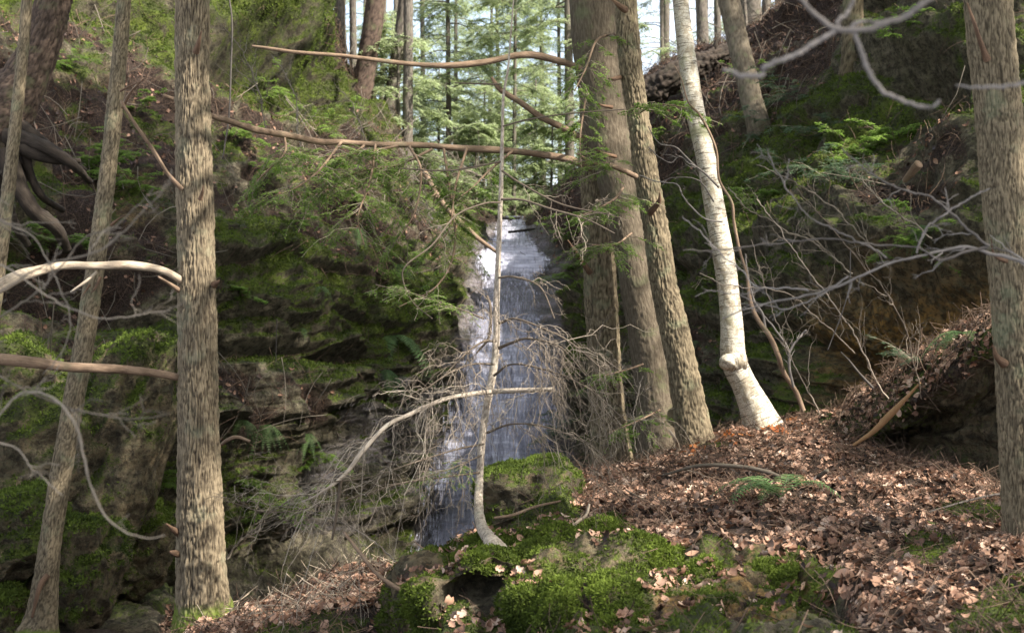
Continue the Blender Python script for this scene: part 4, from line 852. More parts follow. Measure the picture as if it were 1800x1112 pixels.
def leaves(name, G, n, mask, smin, smax, mat=M_leaf, lift=.012, tilt=.55, label=None, rlo=0, rhi=1):
    p, nm, ij = sample(G, n, mask); p = p+nm*rng.uniform(0, lift, (n, 1)); g = Geo(); kind = rng.integers(0, 8, n)
    for k in range(8):
        m = kind == k; c = m.sum(); r = rlo+(rhi-rlo)*rng.random(c)**1.5; stamp(g, LT[k][0], LT[k][1], p[m]+np.array([0, 0, .008]), frames(nm[m]+np.array([0, 0, .3]), tilt), rng.uniform(smin, smax, c), r)
    return tag(g.build(name, mat, smooth=True), label, 'leaf litter', kind='stuff')
fpx, fpy = FG['px'], FG['py']; fd = FG['S'][..., 1]
vis = (fpy < 1180) & (fpx > 280) & (fpx < 1860) & (fd > 3)
clump = sstep(-.35, .12, fbm(FG['S']*2.2+11, 3))
lm = vis*(np.clip(1-FG['rockf'], 0, 1)*(.25+.75*clump)*(1-.93*sstep(.3, .6, FG['moss']))+FG['rockf']*.16*sstep(.05, .3, fbm(FG['S']*2.0+3, 3))*(FG['n'][..., 2] > .3)*(1-FG['hollow']))
lm = lm*np.where(fd > 13.5, 0, 1)*(1-.75*poly(fpx, fpy, [(600,1112),(620,1060),(690,1040),(690,1140)], 10))
leaves('leaf_litter', FG, 40000, lm, .030, .085, label='brown curled dead leaves carpeting the foreground slope')
tl = LED['top']*(LED['S'][..., 1] < 12.6)
leaves('leaf_litter', LED, 4200, tl, .035, .075, label='dead leaves lying along the top of the rock ledge')
gm = GOR['lit']*(GOR['S'][..., 1] < 31)*(GOR['n'][..., 2] > -.1)*(GOR['px'] > -50)*(GOR['px'] < 1850)*(GOR['py'] > -40)
leaves('leaf_litter', GOR, 5000, gm, .04, .09, label='scattered dead leaves caught on the brown gorge slopes', rhi=.55)
leaves('leaf_litter', FG, 2600, poly(fpx, fpy, [(340,1112),(500,1050),(700,985),(750,975),(760,1000),(640,1080),(420,1120)], 12)*(fd < 10.8), .03, .07, lift=.05, tilt=.8, label='dead leaves in paler tones for a sunlit look along the ridge right of the tall hemlock', rlo=.3)  # paler leaf tones carry the sunlight on this ridge
leaves('leaf_litter', MR, 1500, sstep(.02, .25, fbm(MR['S']*2.3+3, 3))*(MR['n'][..., 2] > .35)*(1-MR['hol']), .03, .068, label='dead leaves caught on the big mossy rock')
# fallen orange leaves near the three trunks
leaves('orange_leaves', FG, 90, poly(fpx, fpy, [(1180,790),(1260,770),(1420,735),(1400,765),(1250,800),(1190,810)], 8)*(fd < 13), .05, .09, M_leaf2, .03, .9, label='orange oak leaves on the crest below the leaning trunks')

def debris(name, G, n, mask, lmin, lmax, rad, mat, label, lift=.02, down=.4, curve=.14, off=.02):
    p, nm, _ = sample(G, n, mask); d = norm(np.cross(nm, randu(n))+np.array([0, 0, -down])+nm*rng.normal(size=(n, 1))*.25); L = rng.uniform(lmin, lmax, n)
    s = np.linspace(0, 1, 5); side = norm(np.cross(d, nm)); Q = p[:, None]+nm[:, None]*off+d[:, None]*(L[:, None]*(s-.5))[..., None]+side[:, None]*((rng.normal(size=n)*curve*L)[:, None]*(s-.5)**2*4)[..., None]
    Q = Q+nm[:, None]*(rng.uniform(0, lift, n)[:, None]+(rng.normal(size=n)*.15*L)[:, None]*(s-.5)**2)[..., None]
    g = Geo(); tubes(g, Q, rad*rng.uniform(.5, 1.4, n)[:, None]*(1-.5*s)[None], 3); return tag(g.build(name, mat), label, 'debris', kind='stuff')
debris('twig_litter', FG, 8000, vis*np.clip(1-FG['rockf']*.8, 0, 1)*(fd < 13), .05, .35, .0022, M_straw, 'thin twigs mixed through the dead leaves on the foreground slope', lift=.05)
debris('twig_litter', GOR, 10000, (GOR['lit']+.12)*(GOR['S'][..., 1] < 32)*(GOR['px'] > -60)*(GOR['px'] < 1860)*(GOR['py'] > -60), .08, .5, .0042, M_straw, 'brown fallen twigs and roots over the gorge slopes', lift=.09, off=.03)
debris('twig_litter', GOR, 500, GOR['lit']*(GOR['S'][..., 1] < 32)*(GOR['px'] > -60)*(GOR['px'] < 1860)*(GOR['py'] > -60), .3, 1.3, .007, M_twig, 'long grey dead sticks on the gorge slopes', lift=.2, off=.06)
debris('twig_litter', LED, 1500, tl, .06, .4, .0025, M_straw, 'thin twigs along the top of the rock ledge', lift=.05)
debris('twig_litter', FG, 420, poly(fpx, fpy, [(340,1110),(500,1050),(700,975),(740,1000),(640,1080),(420,1120)], 20)*(fd < 10.5), .08, .4, .0028, M_pale, 'sticks coloured pale for a sunlit look on the ridge between the tall hemlock and the mossy rock', lift=.08)  # pale colour gives these sticks their sunlit look

# moss cushions
def moss_tufts(G, n, mask, size, label, mat=M_moss):
    p, nm, _ = sample(G, n, mask); N = n*3; p = np.repeat(p, 3, 0)+rng.normal(size=(N, 3))*size*.4; nm3 = norm(np.repeat(nm, 3, 0)+rng.normal(size=(N, 3))*.8); sd = norm(np.cross(nm3, randu(N)))
    L = size*rng.uniform(.5, 1.3, (N, 1)); W = size*.28
    V = np.stack([p-sd*W, p+sd*W, p+nm3*L+sd*W*.3, p+nm3*L-sd*W*.3], 1); r = np.clip(.5+.9*fbm(p*3.0, 3)+rng.normal(size=N)*.15, 0, 1)
    g = Geo(); g.add(V, np.arange(N*4).reshape(-1, 4), rnd=np.repeat(r, 4)); return tag(g.build('moss', mat, smooth=False), label, 'moss', kind='stuff')
mm = sstep(.3, .75, FG['moss'])*vis*(FG['px'] > 300)
moss_tufts(FG, 90000, mm, .019, 'bright green moss cushions over the foreground rock')
moss_tufts(MR, 70000, sstep(.3, .75, MR['moss'])*(MR['py'] < 1150), .017, 'bright moss cushions over the big rock under the dead sapling')
gv = (GOR['S'][..., 1] < 31)*(GOR['px'] > -40)*(GOR['px'] < 1840)*(GOR['py'] > -20)*(GOR['py'] < 1112)
moss_tufts(GOR, 90000, sstep(.5, .95, GOR['moss'])*gv, .032, 'green moss covering the gorge walls', M_mossd)

# ------------------------------------------------------------------ ferns, small shrubs
def fern(label, px, py, n, L, G=None, d=None, spread=(0, 360), droop=.8, up=.6, name='fern', group=None, mat=M_fern):
    if G is not None: p, nm = near_surface(G, px, py)
    else: p, nm = P(px, py, d), np.array([0, -.5, .8])
    t = thing(name, p, label, 'fern', group)
    for k in range(n):
        az = math.radians(rng.uniform(*spread)); h = np.array([math.cos(az), math.sin(az), 0.]); l = L*rng.uniform(.65, 1.1); s = np.linspace(0, 1, 14)
        C = p+nm*.02+h*(l*s)[:, None]*.85+np.array([0, 0, 1.])*(l*(up*s-droop*s**2))[:, None]; C += np.cumsum(rng.normal(size=C.shape)*.002, 0)
        g = Geo(); tubes(g, C[None], (.003*(1-.8*s))[None]*L/.35, 4)
        m = 20; tt = np.linspace(.12, .99, m); base = np.stack([np.interp(tt, s, C[:, a]) for a in range(3)], -1); tan = norm(np.gradient(base, axis=0)); side = norm(np.cross(tan, [0, 0, 1.])); nrm = np.cross(side, tan)
        wl = l*.21*np.sin(np.pi*np.clip(tt*.82+.16, 0, 1))**.9
        for sg in (-1, 1):
            dd = norm(side*sg+tan*.35+nrm*rng.uniform(-.2, .1, (m, 1))); wd = tan*(l*.0125)
            a = base; b = base+dd*wl[:, None]*.5; e = base+dd*wl[:, None]-nrm*wl[:, None]*.12
            V = np.stack([a-wd*.8, a+wd*.8, b+wd*.8, e+wd*.1, e-wd*.1, b-wd*.8], 1).reshape(-1, 3)
            q = np.concatenate([np.array([[0, 1, 2, 5], [5, 2, 3, 4]])+6*i for i in range(m)]); g.add(V, q, rnd=np.full(len(V), rng.random()*.8+.1))
        part(g, 'frond', mat, t, smooth=False)
fern('large arching fern among dead leaves in the middle of the foreground slope', 1375, 880, 9, .50, FG, droop=.95, up=.95)
fern('fern hanging from the leafy top of the rock ledge', 1690, 590, 7, .34, None, 9.75, (180, 380), .9, .4)
fern('large drooping fern clump on the mossy left wall beside the falls', 690, 590, 22, .95, GOR, None, (170, 400), 1.3, .35)
fern('fern hanging below the large drooping clump on the left wall', 672, 650, 9, .45, GOR, None, (200, 380), 1.4, .3)
fern('fern hanging from the brown debris shelf right of the tall hemlock', 466, 745, 8, .40, GOR, None, (200, 380), 1.4, .3)
fern('small fern at the right end of the debris shelf on the left wall', 541, 762, 6, .36, GOR, None, (200, 380), 1.3, .3)
fern('small fern at the left end of the debris shelf on the left wall', 425, 735, 6, .32, GOR, None, (200, 380), 1.1, .3)
fern('single fern on the brown bank left of the long branch end', 627, 405, 4, .42, GOR, None, (220, 320), 1.3, .3)
fern('fern on the left wall above the green hanging spray', 695, 465, 4, .45, GOR, None, (220, 340), 1.2, .3)
fern('fern behind the furrowed trunk beside the birch on the dark bank', 1221, 625, 4, .36, GOR, None, (220, 320), 1.2, .3)
fern('fern on the right slope left of the broken log', 1562, 355, 5, .36, GOR, None, (200, 340), 1.3, .3)
fern('fern low on the right slope near the edge trunk', 1622, 398, 6, .34, GOR, None, (200, 340), 1.2, .3)
fern('blue green fern beside the broken log on the right slope', 1625, 305, 7, .36, GOR, None, (160, 360), .9, .5)
fern('small fern at the bottom edge under the sunlit ridge', 640, 1085, 6, .22, FG, None, (180, 360), .9, .4)
fern('small fern clump on the left wall ledge above the debris shelf', 560, 505, 4, .26, GOR, None, (200, 340), 1.2, .3)
fern('tiny fern left of the mossy patch on the left wall', 550, 487, 3, .25, GOR, None, (220, 320), 1.2, .3)
fern('tiny fern near the lower lip of the left wall', 533, 578, 4, .22, GOR, None, (220, 320), 1.2, .3)
fern('small dark fern behind the leaf slope at the left of the honeycombed rock', 1225, 600, 3, .22, GOR, None, (200, 340), 1.0, .5)

def shrub(label, px, py, n, L, G=GOR, d=None, mat=M_need, az=(190, 350), nl=.045, nw=.013, per=16, m=9, name='hemlock_seedling', up=.35, nsub=3):
    if G is not None: p, nm = near_surface(G, px, py)
    else: p, nm = P(px, py, d), np.array([0, -.3, .9])
    t = thing(name, p, label, 'shrub')
    a = np.radians(rng.uniform(*az, n)); s = np.linspace(0, 1, 9); l = L*rng.uniform(.55, 1.1, n); dr = np.stack([np.cos(a), np.sin(a), rng.uniform(up-.35, up+.55, n)], -1)
    Pb = p+dr[:, None]*(l[:, None]*s)[..., None]; Pb[..., 2] -= .35*l[:, None]*s**2; Pb += np.cumsum(rng.normal(size=Pb.shape)*.01, 1)*l[:, None, None]; Rb = .006*L*(1.1-s)[None]*np.ones((n, 1))
    g = Geo(); tubes(g, Pb, Rb, 4); Q, R = grow(Pb, Rb, m, L*.15, L*.42, 50, .2, .06, .85); tubes(g, Q, np.maximum(R, .0015), 3); Q2, _ = grow(Q, R, nsub, L*.06, L*.18, 45, .2, .06, .9)
    part(g, 'stems', M_twigb, t); gn = Geo(); needles(gn, Q, per, nl, nw); needles(gn, Q2, per-4, nl, nw); part(gn, 'foliage', mat, t, smooth=False)
SH = [('soft hemlock sprays low on the left bank under the long branch', 480, 300, 9, .8), ('hemlock sprays on the brown bank just right of the tall hemlock', 420, 240, 8, .7), ('fresh green sprays at the brown bank middle', 590, 350, 9, .9), ('green sprays at the bank edge over the mossy wall', 520, 390, 8, .7), ('green sprays on the left bank near the rim trunks', 560, 230, 9, 1.0),
      ('green tuft at the far upper left corner bank', 120, 110, 8, .7), ('low growth at the foot of the black roots', 110, 420, 8, .6), ('hemlock sprays on the right slope above the honeycombed rock', 1600, 430, 10, .8), ('bright growth on the right slope under the pale shrub', 1400, 300, 10, .8), ('green tuft near the fallen log end', 1330, 150, 8, .8), ('fresh sprays on the bank right of the falls', 1010, 420, 9, .8), ('mossy sprays above the shadowed overhang at upper right', 1560, 60, 8, .8),
      ('bright seedling under the mossy overhang at the upper left', 470, 165, 9, .9), ('feathery seedling left of the tall hemlock on the upper bank', 205, 285, 10, .8), ('seedling left of the tall hemlock near the leaning broken branch', 230, 330, 8, .7),
      ('yellow green seedling on the bank left of the slender trunk', 180, 300, 7, .6), ('bright seedling at the brown bank above the long branch', 240, 190, 6, .5), ('tangled hemlock growth on the rim below the left rim trunks', 620, 190, 10, 1.2),
      ('hemlock growth hanging over the left bank above the falls', 700, 340, 12, 1.3), ('hemlock growth near the falls lip on the left bank', 800, 375, 12, 1.2), ('hemlock sprays over the mossy left wall', 720, 450, 10, .9), 
      ('hemlock seedling at the middle of the left wall', 640, 360, 10, 1.0), ('low green growth on the ledge beside the shelf ferns', 550, 800, 9, .6), ('green growth at the foot of the left wall', 430, 840, 9, .6), ('hemlock growth on the right bank of the falls', 985, 480, 8, .8),
      ('green growth between the three close trunks and the birch', 1190, 470, 10, .9), ('bluish shrub on the upper right slope', 1390, 190, 12, 1.0), ('bluish shrub hanging below the leaning dark trunk', 1350, 240, 10, .9), ('pale shrub in the middle of the right slope', 1440, 240, 12, .9),
      ('pale green shrub with hanging tips on the right slope', 1500, 270, 10, .7), ('shrub with whitish drooping tips left of the broken log', 1570, 250, 9, .6), ('dull green shrub low on the right slope', 1470, 330, 10, .9), ('low growth on the right bank under the birch middle', 1320, 360, 10, .8),
      ('leafy growth at the rim right of the falls', 1150, 260, 9, .9), ('green growth beside the boulders left of the tall hemlock', 270, 840, 8, .5), ('tuft of growth above the boulder pile at the left', 40, 430, 7, .6), ('soft growth on the left wall right of the tall hemlock', 430, 520, 7, .4),
      ('dark green growth at the foot of the falls behind the mound', 985, 760, 10, .7), ('soft hemlock growth under the long branch on the left bank', 560, 300, 10, .9), ('hemlock sprays left of the falls above the fern clump', 690, 500, 10, .8), ('grey green growth behind the dead twigs at lower left', 480, 900, 10, .8)]
for k, (lab, px, py, n, L) in enumerate(SH):
    shrub(lab, px, py, n, L, mat=M_needd if ('bluish' in lab or 'dark' in lab or 'dull' in lab or 'pale shrub' in lab) else M_need)
shrub('spiky green seedling on the bank left of the ledge fern', 1615, 640, 12, .42, None, 10.6, mat=M_needd, az=(0, 360), nl=.020, nw=.005, up=.5, m=8)

# ------------------------------------------------------------------ boulders at the lower left
BOUL = []
def boulder(label, px, py, d, sx, sy, sz, seed, rot=0, tilt=0):
    u = np.linspace(0, 2*math.pi, 150, endpoint=False); v = np.linspace(-math.pi/2, math.pi/2, 90); U, W = np.meshgrid(u, v)
    D = np.stack([np.cos(W)*np.cos(U), np.cos(W)*np.sin(U), np.sin(W)], -1); A = np.abs(D)**3.0
    D2 = D/(np.sum(A, -1, keepdims=True)**(1/3.0)); r = 1+.28*fbm(D*1.3+seed*7, 3)+.10*(1-np.abs(gnoise(D*2.6+seed))*3)+.03*fbm(D*9+seed, 3)
    V = D2*r[..., None]*np.array([sx, sy, sz]); c, s = math.cos(tilt), math.sin(tilt); V = V@np.array([[c, 0, -s], [0, 1, 0], [s, 0, c]]).T; c, s = math.cos(rot), math.sin(rot); V = V@np.array([[c, -s, 0], [s, c, 0], [0, 0, 1]]).T+P(px, py, d)
    n = gnormal(V); n = np.where(np.sum(n*(V-P(px, py, d)), -1, keepdims=True) < 0, -n, n); z = n[..., 2]
    moss = .35+.45*z+.5*fbm(V*1.6, 3); g = Geo(); g.add(V, gridq(90, 150, True), moss=np.clip(moss, 0, 1.1).ravel(), litter=(z*0).ravel(), orange=(z*0+.15).ravel(), wet=(z*0).ravel())
    o = g.build('boulder', M_ground, origin=P(px, py, d)); BOUL.append(dict(S=V, n=n, moss=moss)); return tag(o, label, 'boulder', 'boulders at the foot of the left wall')
boulder('large mossy slab leaning behind the slender trunk at lower left', 60, 830, 12.9, .75, .6, .62, 1, .3, .45)
boulder('mossy boulder with a steep green side right of the slender trunk', 200, 800, 13.2, .42, .7, 1.05, 2, .2, -.25)
boulder('grey green boulder right behind the foot of the slender trunk', 140, 1010, 11.2, .30, .5, .42, 3, .1, -.4)
boulder('dark boulder at the left edge beside the slender trunk foot', 5, 940, 11, .45, .5, .28, 4, .5, .3)
boulder('low boulder in the bottom left corner', -25, 1085, 10.6, .30, .4, .22, 5, .2, .2)
boulder('mossy slab at the left edge below the brown branch', -10, 690, 13.5, .6, .6, .4, 6, .2, .5)
boulder('dark mossy block standing at the mouth of the small cave', 215, 960, 13.6, .38, .5, .5, 7, .6, -.5)
boulder('rounded moss topped rock at the crest left of the three close trunks', 930, 868, 9.6, .34, .35, .20, 8, .2, .1)

for G_, sz_, nn_ in [(G, .03, 2500) for G in BOUL[:-1]]+[(BOUL[-1], .017, 5000)]: moss_tufts(G_, nn_, sstep(.4, .8, G_['moss'])+.001, sz_, 'short moss growing on one of the boulders', M_mossd)
# ------------------------------------------------------------------ fallen wood
stick('grey crooked branch lying over the leaves above the large fern', [(1165,835,9.5,4),(1230,818,9.4,7),(1300,820,9.3,8),(1350,830,9.2,8),(1398,848,9.1,8),(1425,845,9,9),(1455,826,8.9,7)], M_twig, 3, .2)
stick('crooked grey stick standing down past the right side of the large fern', [(1420,850,9.0,7),(1414,880,8.8,7),(1405,905,8.6,6),(1408,940,8.4,5),(1395,925,8.3,4)], M_twig, 2, .15)
stick('splintered tan plank of broken wood slanting below the ledge', [(1500,782,10.2,5),(1535,758,10.1,9),(1565,728,10.0,12),(1590,702,9.9,8),(1618,672,9.8,3)], M_wood)
stick('short pale upright stick at the crest before the smooth trunk', [(1190,802,11.4,5),(1192,785,11.4,7),(1185,768,11.3,6),(1176,755,11.3,4)], M_pale)
stick('thin pale twig leaning up from the bank left of the ledge', [(1535,682,11,5),(1510,655,11,4),(1494,635,11,3),(1478,618,11,2)], M_twigg, 2, .12)
stick('dark stick running up the slope toward the right edge trunk', [(1720,1010,6.8,8),(1760,985,6.9,9),(1800,955,7,9),(1840,930,7.1,8)], M_branch)
stick('long thin stick lying left of the large fern', [(1100,860,8.7,3),(1180,905,8.6,5),(1240,925,8.5,5),(1270,950,8.4,4)], M_twigb)
stick('slim grey stick on the right part of the leaf slope', [(1630,900,8.2,3),(1700,880,8.3,4),(1760,868,8.4,4),(1790,880,8.4,3)], M_twigg)
stick('pale forked twig hooked over the moss right of the dead sapling foot', [(1000,960,7.9,4),(998,940,7.9,6),(1012,920,7.9,6),(1030,905,7.9,5),(1036,885,7.9,4)], M_pale, 2, .1)
stick('small twig hanging over the hollow of the mossy rock', [(872,1014,7.6,3),(876,990,7.6,5),(880,970,7.65,4)], M_pale)
stick('reddish root like stick curled on the moss above the hollow', [(985,880,8.5,4),(940,890,8.4,5),(900,905,8.3,6),(868,910,8.3,5)], M_branch)
stick('dark curved stick beside the tall hemlock below the shelf ferns', [(388,782,10.5,6),(402,772,10.4,7),(418,768,10.4,6),(440,775,10.4,4)], M_branch)
stick('broken brown log stub on the right slope', [(1590,318,14.2,9),(1603,303,14.1,14),(1615,288,14.0,16)], M_branch)
stick('big rotten fallen log lying along the right rim behind the birch', [(1120,175,25,30),(1150,160,25,52),(1190,132,25,48),(1235,112,25.2,40),(1290,90,25.5,34),(1330,75,26,20)], M_root, 6, .7, cat='log', name='fallen_log', disp=hembark(.06, .09, .5, 3), ns=40, nn=160)
stick('mossy fallen branch slanting down the left bank toward the falls', [(745,300,28,10),(780,360,27,10),(830,410,26.5,9),(875,445,26.5,6)], M_branch, 4, .5)
stick('small dark snag lodged in the lip of the falls', [(872,382,31,4),(890,384,30.8,5),(915,383,30.8,4)], M_rotten, 3, .3)
stick('dark stick lying across the upper chute of the falls', [(893,408,29.6,4),(920,405,29.6,5),(940,402,29.6,3)], M_rotten)
def vine(label, ctrl, mat=M_twigg):
    g = Geo(); add_tube(g, ctrl, 6, 60); tag(g.build('vine', mat), label, 'vine')
vine('thin pale vine hanging beside the tall hemlock in front of the overhang', [(400,-20,12,3),(408,40,12,3),(406,120,12,3),(403,200,12,3),(396,250,12,3),(391,280,12,2)])
vine('fine thread of vine on the left wall above the long arching branch', [(487,560,15,1.5),(486,590,15,1.5),(485,635,15,1.5)])
vine('hair thin vine hanging over the rock left of the right edge trunk', [(1495,440,9,2),(1493,500,9,2),(1480,550,9,2),(1455,615,9,2)])

# ------------------------------------------------------------------ out of focus branches near the camera
def bare_bush(name, label, base, ctrls, mat=M_twigg, cat='shrub'):
    t = thing(name, base, label, cat)
    for cc, n1, l1, n2 in ctrls:
        g = Geo(); Pp, Rp = polyl(cc, 60); sc_ = float(Pp[0, :, 1].mean())/3.6; kn = np.cumsum(rng.normal(size=Pp.shape)*.0016*sc_, axis=1); kn -= np.linspace(0, 1, 60)[None, :, None]*kn[:, -1:]; Pp = Pp+kn; Rp = Rp*(.80+.10*np.sin(np.arange(60)*1.9)+.10*rng.random(60)); tubes(g, Pp, Rp*(.60 if 'left edge' in label else .72), 8)
        if n1:
            Q, R = grow(Pp, Rp, n1, l1*.4, l1, 38, 0, .10, .25, k=10, rfac=.42); tubes(g, Q, np.maximum(R, .0009), 5)
            if n2: Q2, R2 = grow(Q, R, n2, l1*.2, l1*.5, 40, 0, .10, .25, k=7); tubes(g, Q2, np.maximum(R2, .0009), 4)
        part(g, 'branch', mat, t)
bare_bush('bare_shrub', 'blurred bare twigs of a shrub close to the camera at the left edge', P(-350,1300,3.6), [
    ([(-200,700,3.6,10),(-60,560,3.5,8),(60,470,3.5,7),(170,440,3.5,6),(240,380,3.5,4),(285,340,3.5,3)], 8, .22, 2),
    ([(-200,500,3.6,10),(-40,640,3.4,8),(60,700,3.4,7),(160,730,3.4,7),(250,735,3.4,5),(300,725,3.4,3)], 9, .25, 2),
    ([(-200,900,3.5,10),(-60,800,3.4,8),(40,690,3.4,7),(130,730,3.3,8),(160,850,3.3,7),(200,920,3.3,6),(250,945,3.3,4),(290,940,3.3,3)], 7, .2, 2),
    ([(-200,760,3.6,10),(0,780,3.5,6),(60,830,3.5,5),(110,870,3.5,4)], 5, .15, 2),
    ([(-150,620,3.7,9),(0,560,3.7,7),(90,500,3.7,6),(150,420,3.7,5),(200,400,3.7,4),(270,330,3.7,3)], 8, .22, 2),
    ([(-150,420,3.7,9),(0,470,3.6,6),(100,540,3.6,5),(180,560,3.6,4),(300,545,3.6,3)], 9, .25, 2),
    ([(-120,300,4,8),(0,390,4,6),(60,430,4,5),(120,560,4,4),(90,650,4,3)], 7, .25, 2)], M_twig)
bare_bush('bare_tree_limb', 'blurred silvery limb close to the camera at the top right', P(1900,-300,2.6), [
    ([(1760,-160,2.6,20),(1700,-60,2.6,18),(1620,12,2.6,17),(1560,38,2.6,17),(1475,46,2.6,18),(1440,20,2.6,14),(1400,-10,2.6,12)], 0, 0, 0),
    ([(1475,46,2.6,14),(1440,70,2.6,14),(1400,98,2.6,15),(1350,110,2.6,16),(1340,126,2.6,15),(1300,130,2.6,14),(1270,122,2.6,9)], 0, 0, 0),
    ([(1560,38,2.6,13),(1500,45,2.6,12),(1515,85,2.6,13),(1530,130,2.6,14),(1550,160,2.6,13),(1590,180,2.6,12),(1630,188,2.6,12),(1652,176,2.6,8)], 0, 0, 0),
    ([(1470,40,2.6,12),(1490,10,2.6,10),(1500,-40,2.6,10)], 0, 0, 0)])
bare_bush('bare_tree_limb', 'slightly blurred pale limb entering from the right edge at mid height', P(2100,700,4.6), [
    ([(1960,560,4.6,14),(1860,480,4.6,12),(1800,455,4.6,11),(1740,438,4.6,10),(1700,425,4.6,9),(1640,436,4.6,8),(1560,455,4.6,7),(1490,485,4.6,7),(1420,510,4.6,6),(1340,530,4.6,5),(1270,560,4.6,4)], 10, .22, 2),
    ([(1735,435,4.6,9),(1700,445,4.6,8),(1655,465,4.6,8),(1615,445,4.6,6),(1540,435,4.6,5),(1460,425,4.6,5),(1380,430,4.6,4),(1300,440,4.6,3.5),(1200,440,4.6,3)], 8, .2, 2),
    ([(1740,432,4.6,8),(1690,390,4.6,7),(1640,350,4.6,6),(1580,330,4.6,6),(1530,305,4.6,5),(1480,260,4.6,4)], 6, .2, 2),
    ([(1610,445,4.6,6),(1630,400,4.6,6),(1670,370,4.6,6),(1720,340,4.6,5),(1740,330,4.6,4)], 3, .12, 2),
    ([(1560,455,4.6,5),(1480,410,4.6,5),(1420,380,4.6,4),(1380,330,4.6,4),(1350,260,4.6,3)], 7, .2, 2),
    ([(1490,485,4.6,5),(1440,520,4.6,4),(1370,540,4.6,4),(1300,520,4.6,3),(1240,510,4.6,3)], 6, .18, 2),
    ([(1420,510,4.6,5),(1340,500,4.6,4),(1300,470,4.6,4),(1250,430,4.6,3),(1200,380,4.6,2.5)], 6, .18, 2)])
bare_bush('bare_tree_limb', 'faint blurred twig reaching in from the right edge above the lichened trunk middle', P(2000,250,2.6), [
    ([(1900,120,2.6,10),(1820,145,2.6,10),(1760,155,2.6,10),(1700,152,2.6,6),(1680,150,2.6,4)], 3, .05, 0),])
bare_bush('bare_shrub', 'thin brown twigs tangled behind the pale right limb on the dark bank', P(1560,760,9.8), [
    ([(1560,700,9.8,4),(1480,560,9.6,4),(1400,450,9.5,3),(1330,350,9.5,3)], 14, .5, 3), ([(1620,700,9.8,4),(1580,560,9.6,4),(1480,420,9.5,3),(1400,330,9.5,2)], 14, .5, 3),
    ([(1440,730,10.5,4),(1380,600,10.5,3),(1350,520,10.5,3),(1320,420,10.5,2)], 12, .45, 3), ([(1500,620,10,4),(1400,520,9.8,3),(1300,500,9.6,3),(1230,480,9.6,2)], 12, .45, 3)], M_twigb)
bare_bush('bare_shrub', 'bare brown brush on the bank below the pale shrub of the right slope', P(1470,430,14.5), [
    ([(1560,470,14.3,5),(1480,380,14.5,5),(1400,330,14.6,4),(1330,290,14.8,3)], 16, .7, 3), ([(1500,480,14.3,5),(1420,420,14.5,4),(1360,400,14.6,3),(1280,330,14.8,3)], 16, .7, 3), ([(1640,420,13.6,5),(1560,360,13.6,4),(1500,300,13.8,3)], 14, .6, 3)], M_twig)
bare_bush('bare_shrub', 'bare brush trailing over the left wall above the long arching branch', P(600,640,17), [
    ([(400,980,15,4),(480,900,15,4),(560,850,15.5,4),(640,830,16,3)], 26, .9, 3), ([(380,1000,13,4),(430,940,13,4),(520,920,13.5,3),(600,940,14,2)], 26, .7, 3), ([(700,990,12,4),(620,930,12.5,4),(540,900,13,3),(440,880,13.5,2)], 22, .7, 3)], M_twig)
bare_bush('bare_shrub', 'wiry brush in the hollow between the dead sapling and the three close trunks', P(1010,860,11), [
    ([(1010,880,11,4),(1000,800,11,4),(980,720,11,3),(960,640,11,2)], 13, .6, 3), ([(1080,850,11,4),(1070,760,11,4),(1040,680,11,3),(1060,560,11,2)], 12, .6, 3), ([(1120,860,11.5,4),(1110,760,11.5,4),(1130,660,11.5,3)], 9, .6, 3), ([(1050,850,11,4),(1030,760,11,3),(1100,600,11,2)], 9, .6, 3)], M_twig)
bare_bush('bare_shrub', 'fine bare twigs over the upper left bank in front of the overhang', P(380,260,17), [
    ([(470,240,17,4),(450,160,17,4),(420,90,17,3),(380,30,17,2)], 22, .8, 3), ([(530,260,18,4),(520,180,18,3),(480,100,18,2)], 20, .8, 3), ([(620,320,20,4),(640,240,20,3),(600,160,20,2)], 22, 1., 3), ([(760,400,24,4),(740,320,24,3),(700,250,24,2)], 26, 1.3, 3), ([(880,330,27,4),(820,300,27,3),(760,270,27,2)], 30, 1.5, 3)], M_twig)

# ------------------------------------------------------------------ unseen crowns above the frame, added to shade the gorge, with sun gaps
LIT = [(P(385, y, 8.9), r) for y, r in ((150, .13), (230, .2), (330, .2), (430, .14), (860, .2), (920, .22))]  # spots kept sunlit by leaving crown clumps out of the sun's way
LIT += [(P(365, y, 8.9), .22) for y in (120, 200, 300, 400)]
LIT += [(P(x, y, 8.5), .2) for x, y in ((60, 470), (130, 460), (200, 455), (260, 465))]
LIT += [(P(x, y, 9.2), .55) for x, y in ((420, 1075), (470, 1060), (520, 1045), (560, 1035), (380, 1090), (610, 1025), (660, 1010), (710, 1000))]
LIT += [(P(x, y, 12.6), .26) for x, y in ((1235, 250), (1250, 320), (1262, 390), (1275, 470), (1285, 540), (1290, 600), (1335, 700), (1205, 60))]
LIT += [(P(x, y, 12.4), .28) for x, y in ((1245, 775), (1320, 755), (1400, 735), (1185, 790), (1230, 700))]
LIT += [(P(x, y, d), .35) for x, y, d in ((1500, 880, 8.5), (1700, 960, 7.2), (1120, 870, 9), (1250, 980, 7.2), (1650, 1080, 6.2))]
LIT += [(P(x, y, d), .35) for x, y, d in ((1450, 790, 11), (1600, 950, 7.5), (1150, 930, 7.8), (1050, 870, 9), (880, 1080, 6.8), (930, 830, 9.6), (1000, 1050, 6.8), (1350, 860, 9), (800, 1100, 6.8))]
LIT += [(P(x, y, d), .5) for x, y, d in ((1480, 730, 12), (1560, 700, 11.2), (1630, 655, 10.6), (1700, 610, 10.1), (1570, 830, 10), (1680, 870, 9))]
